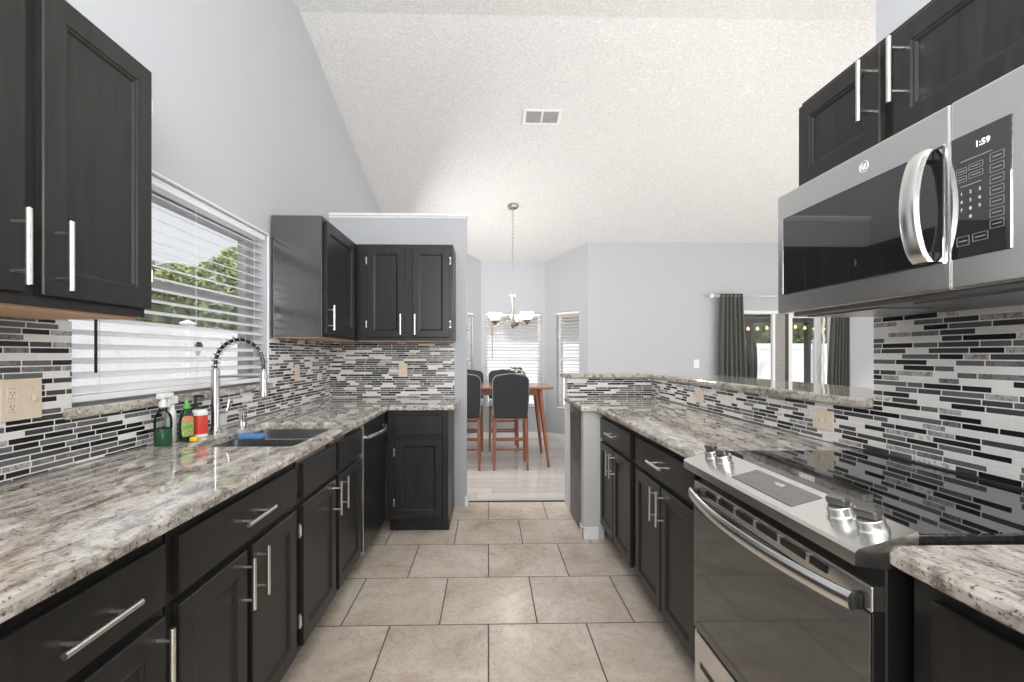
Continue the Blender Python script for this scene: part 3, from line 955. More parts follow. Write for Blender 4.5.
b.cyl((0.055, 0.0235, 0.785), (0.055, 0.038, 0.785), 0.011, n=10); b.cyl((0.525, 0.0235, 0.785), (0.525, 0.038, 0.785), 0.011, n=10)
b.build('handle', 'steel', d)
# dark under-counter panel at the end of the peninsula
root = thing('trash_cabinet', (0.72, 3.478, 0), 'worn black undercounter cabinet door with painted sheen at the aisle end of the peninsula', 'cabinet')
mT = frame_m((0.668, 3.258, 0), (0, 1, 0), (-1, 0, 0))
b = MB(mT); b.box(0.0, 0.44, -0.10, 0.0, 0.002, CB - 0.004); b.build('body', 'cab', root)
b = MB(mT); b.box(0.004, 0.436, 0.0005, 0.012, 0.012, 0.868, 0.003); d = b.build('door', 'cab_panel', root)
handle_h(mT, 0.30, 0.40, 0.835, d, 0.008)

# ------------------------------------------------------------------ sink and faucet
root = thing('kitchen_sink', ((SX0 + SX1) / 2, (SY0 + SY1) / 2, 0.715), 'double bowl stainless undermount sink under the window', 'sink')
def bowl(x0, x1, y0, y1, z0, z1, name):
    b = MB()
    t = 0.004
    def rr(x0, x1, y0, y1, z, r=0.03):
        return [(p[0], p[1], z) for p in round_corner([(x0, y0), (x1, y0), (x1, y1), (x0, y1)], (0, 1, 2, 3), r, 4)]
    rings = [rr(x0 - t, x1 + t, y0 - t, y1 + t, z1), rr(x0 - t, x1 + t, y0 - t, y1 + t, z0 - t), rr(x0, x1, y0, y1, z0 - t)]
    rings = [rr(x0 - t, x1 + t, y0 - t, y1 + t, z0 - t), rr(x0 - t, x1 + t, y0 - t, y1 + t, z1), rr(x0, x1, y0, y1, z1), rr(x0 + 0.004, x1 - 0.004, y0 + 0.004, y1 - 0.004, z0 + 0.015), rr(x0 + 0.02, x1 - 0.02, y0 + 0.02, y1 - 0.02, z0)]
    b.loft(rings)
    o = b.build(name, 'sink', root)
    b = MB(); b.lathe([(0.045, 0.0), (0.045, 0.003), (0.03, 0.004), (0.028, 0.001)], ((x0 + x1) / 2, (y0 + y1) / 2, z0 + 0.0005), 18)
    b.build('drain', 'chrome', o)
bowl(SX0 - 0.004, SX1 + 0.004, SY0 - 0.004, 2.150, 0.73, CB - 0.001, 'near_bowl')
bowl(SX0 - 0.004, SX1 + 0.004, 2.174, SY1 + 0.004, 0.73, CB - 0.001, 'far_bowl')
b = MB(); b.box(SX0 - 0.004, SX1 + 0.004, 2.1545, 2.1695, 0.80, CB - 0.001, 0.003); b.build('divider', 'steel', root)

fx, fy = -1.245, 2.135
root = thing('faucet', (fx, fy, CT), 'tall spring neck pull down faucet behind the sink', 'faucet')
b = MB(); b.lathe([(0.028, 0), (0.028, 0.008), (0.020, 0.02), (0.0175, 0.03), (0.0175, 0.285), (0.013, 0.292)], (fx, fy, CT + 0.0005), 18); b.build('column', 'faucet_steel', root)
R = 0.108
arc = []
for i in range(41):
    a = math.pi - math.pi * i / 40
    arc.append((fx + R + R * math.cos(a), fy, 1.225 + 0.115 * math.sin(a)))
arc = [(fx, fy, 1.205)] + arc + [(fx + 2 * R, fy, 1.20)]
b = MB(); b.tube(arc, 0.0085, 8); b.build('hose', 'black', root)
b = MB()
pts = []
turns = 14
A = [Vector(p) for p in arc]
cum = [0]
for i in range(1, len(A)):
    cum.append(cum[-1] + (A[i] - A[i - 1]).length)
N = turns * 14
for k in range(N + 1):
    s = cum[-1] * (0.01 + 0.95 * k / N)
    i = max(j for j in range(len(A)) if cum[j] <= s)
    i = min(i, len(A) - 2)
    t = (s - cum[i]) / max(1e-9, cum[i + 1] - cum[i])
    p = A[i].lerp(A[i + 1], t)
    T = (A[i + 1] - A[i]).normalized()
    N1 = Vector((0, 1, 0)); N2 = T.cross(N1)
    ph = 2 * math.pi * turns * k / N
    pts.append(p + (N1 * math.cos(ph) + N2 * math.sin(ph)) * 0.0165)
b.tube(pts, 0.0026, 5); b.build('spring', 'faucet_steel', root)
hx = fx + 2 * R
b = MB(); b.lathe([(0.009, 0.13), (0.013, 0.12), (0.014, 0.05), (0.018, 0.02), (0.018, 0.004), (0.014, 0.0)], (hx, fy, 1.075), 16); b.build('spray_head', 'faucet_steel', root)
b = MB(); b.tube([(fx, fy, 1.172), (fx + 0.10, fy, 1.172), (hx - 0.012, fy, 1.172)], 0.0048, 8)
b.lathe([(0.0205, -0.008), (0.0205, 0.008)], (hx, fy, 1.172), 14)
b.build('support_arm', 'faucet_steel', root)
b = MB(); b.cyl((fx + 0.012, fy + 0.005, 1.01), (fx + 0.045, fy + 0.012, 1.012), 0.010, n=12)
b.tube([(fx + 0.043, fy + 0.012, 1.01), (fx + 0.05, fy + 0.013, 1.03), (fx + 0.056, fy + 0.014, 1.068)], [0.006, 0.0052, 0.0045], 10)
b.build('lever', 'chrome', root)
root = thing('soap_dispenser', (-1.262, 2.39, CT), 'small chrome deck dispenser behind the far sink bowl', 'soap dispenser')
b = MB(); b.lathe([(0.020, 0), (0.020, 0.01), (0.013, 0.016), (0.013, 0.05), (0.015, 0.052), (0.015, 0.066), (0.004, 0.07)], (-1.262, 2.39, CT + 0.0005), 16); b.build('body', 'chrome', root)
b = MB(); b.tube([(-1.262, 2.39, CT + 0.07), (-1.25, 2.39, CT + 0.078), (-1.215, 2.39, CT + 0.07)], 0.0045, 8); b.build('spout', 'chrome', root)

# bottles behind the sink
def bottle_prof(r, h, neck):
    return [(r * 0.92, 0), (r, 0.006), (r, h * 0.62), (r * 0.95, h * 0.72), (neck, h * 0.92), (neck, h)]
p = (-1.262, 1.82, CT)
root = thing('spray_bottle', p, 'clear trigger spray bottle half full of dark green liquid', 'bottle')
b = MB(); b.lathe([(0.027, 0), (0.030, 0.005), (0.030, 0.068)], (p[0], p[1], p[2] + 0.0005), 20); b.build('liquid', 'green_liquid', root)
b = MB(); b.lathe([(0.0305, 0.0685), (0.0305, 0.10), (0.027, 0.118), (0.013, 0.138), (0.013, 0.15)], p, 20); b.build('bottle', 'clear', root)
b = MB(); b.lathe([(0.015, 0.1505), (0.015, 0.168), (0.010, 0.172), (0.010, 0.182)], p, 14)
b.box(p[0] - 0.014, p[0] + 0.014, p[1] - 0.022, p[1] + 0.045, p[2] + 0.182, p[2] + 0.204, 0.006)
b.box(p[0] - 0.006, p[0] + 0.006, p[1] + 0.024, p[1] + 0.034, p[2] + 0.145, p[2] + 0.183, 0.003)
b.build('trigger_head', 'white_plastic', root)
p = (-1.288, 1.905, CT)
root = thing('spray_bottle', p, 'white trigger spray bottle tucked behind the dark green soap bottle', 'bottle')
b = MB(); b.lathe([(0.018, 0), (0.020, 0.005), (0.020, 0.09), (0.018, 0.115), (0.011, 0.135), (0.011, 0.15)], (p[0], p[1], p[2] + 0.0005), 18); b.build('bottle', 'white_plastic', root)
b = MB(); b.box(p[0] - 0.011, p[0] + 0.011, p[1] - 0.03, p[1] + 0.03, p[2] + 0.151, p[2] + 0.185, 0.006); b.build('trigger_head', 'white_plastic', root)
p = (-1.240, 1.925, CT)
root = thing('dish_soap_bottle', p, 'dark green dish soap bottle with bright yellow green label', 'bottle')
b = MB()
rings = []
for (rx, ry, h) in [(0.030, 0.019, 0.0005), (0.035, 0.022, 0.008), (0.036, 0.023, 0.08), (0.033, 0.021, 0.105), (0.022, 0.016, 0.125), (0.012, 0.012, 0.132)]:
    rings.append([(p[0] + ry * math.cos(a) + 0, p[1] + rx * math.sin(a), p[2] + h) for a in [2 * math.pi * j / 24 for j in range(24)]])
b.loft(rings, smooth=True); b.build('bottle', 'bottle_green', root)
b = MB(); b.lathe([(0.013, 0.1325), (0.013, 0.148), (0.007, 0.152), (0.006, 0.165), (0.004, 0.168)], p, 14); b.build('cap', 'lime', root)
def label_patch(b, z0, z1, a0, a1, n=10, off=0.0008):
    ra, rb = [], []
    for j in range(n + 1):
        a = a0 + (a1 - a0) * j / n
        ra.append((p[0] + (0.0228 + off) * math.cos(a), p[1] + (0.0358 + off) * math.sin(a)))
    zs = [z0, z0 + 0.012, (z0 + z1) / 2, z1 - 0.012, z1]
    sh = [0.72, 0.93, 1.0, 0.93, 0.72]
    outer, inner = [], []
    for z, s in zip(zs, sh):
        outer.append([(p[0] + (0.0232 + off) * math.cos((a0 + a1) / 2 + (a0 - (a0 + a1) / 2 + (a1 - a0) * j / n) * s), p[1] + (0.0362 + off) * math.sin((a0 + a1) / 2 + (a0 - (a0 + a1) / 2 + (a1 - a0) * j / n) * s), p[2] + z) for j in range(n + 1)])
    b.loft(outer, False, False, True, False)
b = MB(); label_patch(b, 0.022, 0.100, -1.45, 0.35); lab = b.build('label', 'label_yellow', root)
b = MB(); label_patch(b, 0.080, 0.104, -1.2, 0.1, off=0.0016); b.build('label_band', 'orange', root)
b = MB(); label_patch(b, 0.055, 0.066, -1.25, 0.15, off=0.0016); b.build('label_stripe', 'lime', root)
p = (-1.245, 2.015, CT)
root = thing('red_canister', p, 'red tub with white lid between dish soap and faucet', 'canister')
b = MB(); b.lathe([(0.030, 0.0005), (0.0325, 0.004), (0.0325, 0.014)], p, 24); b.build('base', 'white_plastic', root)
b = MB(); b.lathe([(0.0325, 0.0145), (0.033, 0.02), (0.033, 0.094)], p, 24); b.build('tub', 'red', root)
b = MB(); b.lathe([(0.0335, 0.0945), (0.0335, 0.108), (0.028, 0.116), (0.004, 0.118)], p, 24); b.build('lid', 'white_plastic', root)
p = (-1.290, 2.065, CT)
root = thing('pump_bottle', p, 'slim black pump bottle behind the red tub', 'bottle')
b = MB(); b.lathe([(0.022, 0.0005), (0.0235, 0.005), (0.0235, 0.10), (0.018, 0.12), (0.010, 0.126), (0.010, 0.135), (0.005, 0.136), (0.005, 0.165)], p, 18); b.build('bottle', 'black', root)
b = MB(); b.box(p[0] - 0.006, p[0] + 0.035, p[1] - 0.007, p[1] + 0.007, p[2] + 0.1655, p[2] + 0.176, 0.003); b.build('pump', 'black', root)
b = MB(); b.box(-1.212, -1.186, 1.895, 1.925, CT + 0.0005, CT + 0.019, 0.006)
tag(b.build('sponge', 'yellow'), 'small yellow sponge at the foot of the dish soap bottle', 'sponge')
b = MB(); b.box(-1.150, -1.045, 2.135, 2.19, CB + 0.0005, CB + 0.024, 0.007)
tag(b.build('sponge', 'blue'), 'blue sponge resting on the sink divider', 'sponge')

# ------------------------------------------------------------------ range
RY0, RY1 = 0.865, 1.638
root = thing('range', (1.05, (RY0 + RY1) / 2, 0), 'stainless slide in electric range with black glass cooktop', 'range')
b = MB(); b.box(0.762, 1.36, RY0 + 0.004, RY1 - 0.004, 0.05, 0.885, 0.003, 1); b.build('body', 'black', root)
for x in (0.80, 1.30):
    for y in (RY0 + 0.05, RY1 - 0.05):
        b = MB(); b.cyl((x, y, 0.0005), (x, y, 0.0495), 0.018, n=12); b.build('foot', 'black', root)
# slanted control panel, profile in x-z
b = MB()
prof = [(0.698, 0.868), (0.698, 0.893), (0.704, 0.900), (0.822, 0.932), (0.822, 0.870), (0.762, 0.8602)]
b.loft([[(q[0], RY0, q[1]) for q in prof], [(q[0], RY1, q[1]) for q in prof]])
cp = b.build('control_panel', 'steel', root)
b = MB(); b.box(0.8225, 1.346, RY0, RY1, 0.8855, 0.927, 0.003, 2); b.build('cooktop', 'black_glass', root)
b = MB(); b.box(1.3465, 1.3685, RY0, RY1, 0.8855, 0.932, 0.003); b.build('rear_vent', 'black', root)
ang = math.atan2(0.932 - 0.900, 0.822 - 0.704)
def on_panel(x, y, h=0.0):
    z = 0.900 + (x - 0.704) * math.tan(ang)
    return Vector((x - math.sin(ang) * h, y, z + math.cos(ang) * h))
def panel_m(x, y, h=0.0):
    o = on_panel(x, y, h)
    m = Matrix.Identity(4)
    ex = Vector((0, -1, 0)); ez = Vector((-math.sin(ang), 0, math.cos(ang))); ey = ez.cross(ex)
    for i in range(3):
        m[i][0] = ex[i]; m[i][1] = ey[i]; m[i][2] = ez[i]; m[i][3] = o[i]
    return m
b = MB(panel_m(0.764, 1.228, 0.0004)); b.box(-0.135, 0.135, -0.040, 0.040, 0, 0.0012, 0.0004, 1)
disp = b.build('display', 'steel_dark', root)
for i in range(9):
    for j in range(3):
        if (i * 5 + j * 3) % 4 == 0: continue
        b = MB(panel_m(0.764, 1.228, 0.0018)); u = -0.115 + i * 0.028; v = -0.026 + j * 0.022
        b.box(u, u + 0.013, v, v + 0.005, 0, 0.0003)
        b.build('key_mark', 'print_dim', disp)
b = MB(panel_m(0.764, 1.228, 0.0018)); b.box(-0.01, 0.022, 0.012, 0.024, 0, 0.0003); b.build('clock_window', 'print', disp)
for y in (1.568, 1.495, 0.993, 0.913):
    mk = panel_m(0.772, y, 0.0003)
    b = MB(mk); b.lathe([(0.029, 0), (0.029, 0.005), (0.026, 0.008), (0.026, 0.024), (0.024, 0.026)], (0, 0, 0), 24); k = b.build('knob', 'steel', root)
    b = MB(mk @ Matrix.Rotation(0.25, 4, 'Z')); b.box(-0.022, 0.022, -0.010, 0.010, 0.0262, 0.044, 0.004); b.build('grip', 'steel_dark', k)
# oven door
b = MB(); b.box(0.735, 0.7615, RY0 + 0.004, RY1 - 0.004, 0.305, 0.774, 0.003); d = b.build('oven_door', 'black', root)
b = MB(); b.box(0.7335, 0.7615, RY0 + 0.004, RY1 - 0.004, 0.7745, 0.825, 0.003); b.build('door_trim', 'steel', d)
b = MB(); b.box(0.7318, 0.7348, RY0 + 0.006, RY1 - 0.006, 0.309, 0.773, 0.001, 1); b.build('oven_glass', 'oven_glass', d)
b = MB(); b.box(0.731, 0.7332, RY0 + 0.12, RY1 - 0.10, 0.796, 0.814); b.build('vent_slot', 'black', d)
for i in range(5):
    y = RY0 + 0.17 + i * 0.105
    b = MB(); b.box(0.7285, 0.7332, y, y + 0.012, 0.793, 0.817, 0.001, 1); b.build('vent_rib', 'steel', d)
b = MB()
N = 24
rings = []
for i in range(N + 1):
    t = i / N
    y = RY0 + 0.025 + (RY1 - RY0 - 0.05) * t
    x = 0.714 - 0.045 * math.sin(math.pi * t) ** 0.8
    z = 0.787
    rings.append([(x + 0.0105 * math.cos(a), y, z + 0.019 * math.sin(a)) for a in [2 * math.pi * j / 14 for j in range(14)]])
b.loft(rings, smooth=True)
hd = b.build('handle', 'steel', d)
for y in (RY0 + 0.032, RY1 - 0.032):
    b = MB(); b.box(0.716, 0.7332, y - 0.010, y + 0.010, 0.772, 0.802, 0.003); b.build('handle_bracket', 'black', hd)
b = MB(); b.box(0.735, 0.7615, RY0 + 0.004, RY1 - 0.004, 0.075, 0.297, 0.004); d = b.build('drawer', 'steel', root)
b = MB(); b.box(0.7335, 0.7348, RY0 + 0.05, RY1 - 0.05, 0.185, 0.205); b.build('finger_groove', 'black', d)

# ------------------------------------------------------------------ microwave
MY0, MY1, MZ0, MZ1 = 0.768, 1.530, 1.408, 1.798
MF = 0.97
root = thing('microwave', (1.17, (MY0 + MY1) / 2, MZ0), 'stainless over the range microwave with arched door handle', 'microwave')
b = MB(); b.box(1.0, XRW - 0.012, MY0, MY1, MZ0 + 0.004, MZ1 + 0.004, 0.003, 1); b.build('body', 'black', root)
b = MB(); b.box(1.01, 1.34, MY0 + 0.02, MY1 - 0.02, MZ0 - 0.012, MZ0 + 0.0035, 0.003, 1)
b.box(1.03, 1.18, MY0 + 0.06, MY0 + 0.33, MZ0 - 0.016, MZ0 - 0.0125); b.box(1.03, 1.18, MY1 - 0.33, MY1 - 0.06, MZ0 - 0.016, MZ0 - 0.0125)
b.build('grease_filter', 'steel_dark', root)
SP = 0.950
b = MB(); b.box(MF, 0.9995, SP + 0.001, MY1, MZ0, MZ1, 0.004); d = b.build('door', 'steel', root)
b = MB(); b.box(MF - 0.0025, MF - 0.0003, SP + 0.012, 1.500, 1.468, 1.716, 0.001, 1); b.build('door_window', 'black_glass', d)
b = MB()
for (y0, y1, z0, z1) in ((1.497, 1.501, 1.465, 1.719), (SP + 0.012, 1.4969, 1.465, 1.4678), (SP + 0.012, 1.4969, 1.7162, 1.719)):
    b.box(MF - 0.003, MF - 0.0003, y0, y1, z0, z1)
b.build('window_trim', 'chrome', d)
b = MB()
rings = []
for i in range(21):
    t = i / 20
    z = 1.472 + 0.243 * t
    x = MF - 0.014 - 0.032 * math.sin(math.pi * t) ** 0.6
    w = 0.018; th = 0.009
    rings.append([(x + th * sx, 0.996 + w * sy, z) for sx, sy in ((-1, -0.7), (-0.7, -1), (0.7, -1), (1, -0.7), (1, 0.7), (0.7, 1), (-0.7, 1), (-1, 0.7))])
b.loft(rings, smooth=True)
hd = b.build('handle', 'steel', d)
for z in (1.482, 1.705):
    b = MB(); b.box(MF - 0.022, MF - 0.0028, 0.984, 1.008, z - 0.012, z + 0.012, 0.003); b.build('handle_bracket', 'black', hd)
# round emblem: ring with a looping script monogram
lg_c = (MF - 0.0004, 1.173, 1.757)
b = MB()
b.tube([(lg_c[0], lg_c[1] + 0.0135 * math.cos(a), lg_c[2] + 0.0135 * math.sin(a)) for a in [2 * math.pi * j / 28 for j in range(28)]], 0.0009, 6, closed=True)
def scr(pts):
    b.tube([(lg_c[0], lg_c[1] - u, lg_c[2] + v) for u, v in pts], 0.0008, 6)
scr([(-0.001, 0.006), (-0.004, 0.008), (-0.007, 0.003), (-0.007, -0.003), (-0.004, -0.006), (-0.001, -0.003), (-0.001, 0.0), (-0.004, 0.0), (-0.001, -0.001), (0.000, -0.007), (-0.003, -0.009)])
scr([(0.001, 0.0), (0.005, 0.002), (0.006, 0.006), (0.003, 0.007), (0.002, 0.003), (0.002, -0.003), (0.004, -0.007), (0.008, -0.003)])
b.build('emblem', 'print', d)
b = MB(); b.box(MF, 0.9995, MY0, SP - 0.001, MZ0, MZ1, 0.004); cpn = b.build('control_panel', 'steel', root)
PY0, PY1 = 0.834, SP - 0.004
b = MB(); b.box(MF - 0.0025, MF - 0.0003, PY0, PY1, 1.468, 1.718, 0.001, 1); kp = b.build('keypad', 'black_glass', cpn)
def mw_m(u, z):
    # u: distance from the panel's door-side edge towards the camera
    m = Matrix.Identity(4)
    ex = Vector((0, -1, 0)); ey = Vector((0, 0, 1)); ez = Vector((-1, 0, 0))
    o = Vector((MF - 0.0027, PY1 - u, z))
    for i in range(3):
        m[i][0] = ex[i]; m[i][1] = ey[i]; m[i][2] = ez[i]; m[i][3] = o[i]
    return m
text_mesh('1:59', 0.0165, 'display', 'clock_digits', kp, mw_m(0.062, 1.688), 0.0003)
nums = ['1', '2', '3', '4', '5', '6', '7', '8', '9', '', '0', '']
for i, s in enumerate(nums):
    if s:
        text_mesh(s, 0.0095, 'print', 'key_digit', kp, mw_m(0.022 + (i % 3) * 0.0175, 1.598 - (i // 3) * 0.0165), 0.0002)
def mw_box(u, z, w, h, name='key_outline'):
    b = MB(mw_m(u, z))
    t = 0.0004
    b.box(-w / 2, w / 2, h / 2 - t, h / 2 + t, 0, 0.0003); b.box(-w / 2, w / 2, -h / 2 - t, -h / 2 + t, 0, 0.0003)
    b.box(-w / 2 - t, -w / 2 + t, -h / 2, h / 2, 0, 0.0003); b.box(w / 2 - t, w / 2 + t, -h / 2, h / 2, 0, 0.0003)
    b.box(-w * 0.34, w * 0.34, -0.0008, 0.0008, 0, 0.0003)
    b.build(name, 'print_dim', kp)
for (u, z) in ((0.022, 1.645), (0.022, 1.628)):
    mw_box(u, z, 0.020, 0.011)
for (u, z) in ((0.050, 1.647), (0.050, 1.630)):
    mw_box(u, z, 0.026, 0.011)
for k in range(7):
    mw_box(0.088, 1.650 - k * 0.0215, 0.024, 0.015)
mw_box(0.025, 1.502, 0.024, 0.018); mw_box(0.058, 1.504, 0.028, 0.015)
b = MB(mw_m(0.05, 1.664)); b.box(-0.03, 0.03, -0.0008, 0.0008, 0, 0.0003); b.build('key_rule', 'print_dim', kp)
b = MB(mw_m(0.04, 1.613)); b.box(-0.02, 0.02, -0.0008, 0.0008, 0, 0.0003); b.build('key_rule', 'print_dim', kp)

# ------------------------------------------------------------------ outlets, switches, vent
def outlet(m, w, h, label, horizontal=False, double=False, mat='almond', rocker=False, group='almond outlet plates'):
    c = m @ Vector((0, 0, 0))
    root = thing('outlet_plate' if not rocker else 'light_switch', c, label, 'outlet' if not rocker else 'switch', group)
    b = MB(m); b.box(-w / 2, w / 2, 0.0004, 0.006, -h / 2, h / 2, 0.002); b.build('plate', mat, root)
    def recept(u0):
        for s in (-1, 1):
            cu, cz = (u0 + s * 0.019, 0) if horizontal else (u0, s * 0.019)
            b = MB(m); b.box(cu - 0.014, cu + 0.014, 0.0062, 0.0078, cz - 0.014, cz + 0.014, 0.003); r = b.build('receptacle', mat, root)
            b = MB(m)
            for q in (-0.005, 0.005):
                if horizontal: b.box(cu - 0.001, cu + 0.004, 0.0079, 0.0083, cz + q - 0.001, cz + q + 0.001)
                else: b.box(cu + q - 0.001, cu + q + 0.001, 0.0079, 0.0083, cz - 0.001, cz + 0.005)
            b.lathe([(0.002, 0.0079), (0.002, 0.0083)], (cu - (0.006 if horizontal else 0), 0, cz - (0 if horizontal else 0.006)), 8, 'y')
            b.build('slot', 'almond_dark', r)
    if rocker:
        b = MB(m); b.box(-0.008, 0.008, 0.0062, 0.013, -0.014, 0.014, 0.003); b.build('toggle', mat, root)
    elif double:
        recept(-w / 4)
        b = MB(m); b.box(w / 4 - 0.004, w / 4 + 0.004, 0.0062, 0.016, -0.008, 0.010, 0.002); b.build('toggle', mat, root)
        b = MB(m)
        for z in (-0.03, 0.03):
            b.lathe([(0.003, 0.006), (0.0025, 0.0072)], (w / 4, 0, z), 8, 'y')
        b.build('screw', 'nickel', root)
    else:
        recept(0)
    return root
outlet(frame_m((XL, 1.332, 1.145), (0, 1, 0), (1, 0, 0)), 0.116, 0.116, 'double almond plate with outlet and toggle under the near wall cabinet', double=True)
outlet(frame_m((XL, 3.21, 1.15), (0, 1, 0), (1, 0, 0)), 0.075, 0.116, 'upright almond outlet on the mosaic under the corner wall cabinet')
outlet(frame_m((-0.714, YB, 1.145), (1, 0, 0), (0, -1, 0)), 0.072, 0.116, 'upright almond outlet on the mosaic of the part height wall')
outlet(frame_m((XR, 2.97, 1.0), (0, 1, 0), (-1, 0, 0)), 0.116, 0.082, 'sideways almond outlet on the bar wall farther from the range', horizontal=True)
outlet(frame_m((XR, 1.858, 1.005), (0, 1, 0), (-1, 0, 0)), 0.116, 0.080, 'sideways almond outlet on the bar wall next to the range', horizontal=True)
outlet(frame_m((2.925, YF, 1.145), (1, 0, 0), (0, -1, 0)), 0.08, 0.12, 'white light switch on the far wall beside the curtain', mat='white_trim', rocker=True, group=None)

# ceiling vent lying on the slope
sl = math.atan(0.266)
vy = 4.205
m = Matrix.Translation((0.487, vy, ceil_z(vy))) @ Matrix.Rotation(-sl, 4, 'X') @ Matrix.Rotation(math.pi, 4, 'Y')
root = thing('ceiling_vent', (0.487, vy, ceil_z(vy)), 'white rectangular air vent on the sloped ceiling', 'vent')
b = MB(m)
W2, H2 = 0.175, 0.095
for (x0, x1, y0, y1) in ((-W2, W2, H2 - 0.025, H2), (-W2, W2, -H2, -H2 + 0.025), (-W2, -W2 + 0.03, -H2 + 0.025, H2 - 0.025), (W2 - 0.03, W2, -H2 + 0.025, H2 - 0.025), (-0.008, 0.008, -H2 + 0.025, H2 - 0.025)):
    b.box(x0, x1, y0, y1, 0.001, 0.014, 0.003)
b.build('frame', 'white_trim', root)
b = MB(m)
for i in range(9):
    y = -H2 + 0.03 + i * 0.0155
    b.box(-W2 + 0.03, W2 - 0.03, y, y + 0.011, 0.004, 0.009)
b.build('louvers', 'vent_grey', root)
b = MB(m); b.box(-W2 + 0.02, W2 - 0.02, -H2 + 0.02, H2 - 0.02, 0.0005, 0.003); b.build('duct_back', 'vent_grey', root)

# ------------------------------------------------------------------ chandelier
cx, cy = 0.296, 5.59
cz = ceil_z(cy)
root = thing('chandelier', (cx, cy, 1.6), 'brushed nickel chandelier with upturned frosted shades over the dining table', 'chandelier')
b = MB(); b.lathe([(0.065, 0.02), (0.065, 0.0), (0.055, -0.022), (0.02, -0.035), (0.008, -0.045)], (cx, cy, cz - 0.012), 20); b.build('canopy', 'bronze', root)
b = MB()
z = cz - 0.06
k = 0
while z > 2.02:
    pts = []
    for j in range(10):
        a = 2 * math.pi * j / 10
        w = 0.006 * math.cos(a)
        pts.append((cx + (w if k % 2 else 0), cy + (0 if k % 2 else w), z + 0.014 * math.sin(a)))
    b.tube(pts, 0.0018, 5, closed=True)
    z -= 0.022; k += 1
b.tube([(cx + 0.002, cy, cz - 0.05), (cx - 0.003, cy, 2.5), (cx + 0.002, cy, 2.0)], 0.0018, 5)
b.build('chain', 'bronze', root)
b = MB(); b.lathe([(0.006, 0.40), (0.006, 0.375), (0.04, 0.372), (0.042, 0.362), (0.015, 0.35), (0.020, 0.32), (0.016, 0.25), (0.011, 0.15), (0.014, 0.08), (0.02, 0.02), (0.03, 0.0), (0.02, -0.02), (0.012, -0.03), (0.004, -0.045)], (cx, cy, 1.632), 16); b.build('stem', 'bronze', root)
for i in range(3):
    a = math.radians(75 + 120 * i)
    ux, uy = math.cos(a), math.sin(a)
    R = 0.225
    pts = []
    for j in range(15):
        t = j / 14
        r = 0.012 + (R - 0.012) * t ** 1.6
        zz = 1.86 - 0.235 * math.sin(min(1, t * 1.08) * math.pi / 2) ** 1.5 + 0.02 * max(0, t - 0.85) / 0.15
        pts.append((cx + ux * r, cy + uy * r, zz))
    b = MB(); b.tube(pts, 0.006, 8); arm = b.build('arm', 'bronze', root)
    e = pts[-1]
    b = MB(); b.lathe([(0.004, -0.03), (0.016, -0.018), (0.03, 0.0), (0.05, 0.022), (0.05, 0.026)], (e[0], e[1], e[2] + 0.012), 18); b.build('cup', 'bronze', arm)
    b = MB()
    pr = [(0.045, 0.0265), (0.066, 0.05), (0.080, 0.085), (0.086, 0.118), (0.082, 0.118), (0.076, 0.086), (0.062, 0.054), (0.042, 0.031)]
    b.lathe(pr, (e[0], e[1], e[2] + 0.012), 22); b.build('lamp_shade', 'shade_glass', arm)
ld = bpy.data.lights.new('chandelier_glow', 'POINT'); ld.energy = 14; ld.color = (1, 0.9, 0.78); ld.shadow_soft_size = 0.1
lo = bpy.data.objects.new('chandelier_glow', ld); lo.location = (cx, cy, 1.95); COL.objects.link(lo)

# ------------------------------------------------------------------ dining table and chairs
tx0, tx1, ty0, ty1, tz = -0.80, 0.735, 5.20, 6.02, 0.907
root = thing('dining_table', ((tx0 + tx1) / 2, (ty0 + ty1) / 2, 0), 'counter height wooden dining table with splayed round legs', 'table')
b = MB(); b.box(tx0, tx1, ty0, ty1, tz - 0.028, tz, 0.008, 3); b.build('tabletop', 'table_wood', root)
b = MB(); b.box(tx0 + 0.17, tx1 - 0.17, ty0 + 0.09, ty1 - 0.09, tz - 0.10, tz - 0.0285, 0.003); b.build('apron', 'chair_wood', root)
for (sx, sy) in ((-1, -1), (1, -1), (-1, 1), (1, 1)):
    X = tx1 if sx > 0 else tx0; Y = ty1 if sy > 0 else ty0
    b = MB(); b.cyl((X - sx * 0.05, Y - sy * 0.04, 0.0125), (X - sx * 0.145, Y - sy * 0.14, tz - 0.029), 0.016, 0.033, 14); l = b.build('leg', 'chair_wood', root)
    b = MB(); b.cyl((X - sx * 0.049, Y - sy * 0.039, 0.0005), (X - sx * 0.05, Y - sy * 0.04, 0.0124), 0.016, 0.016, 12); b.build('foot_pad', 'dark_edge', l)

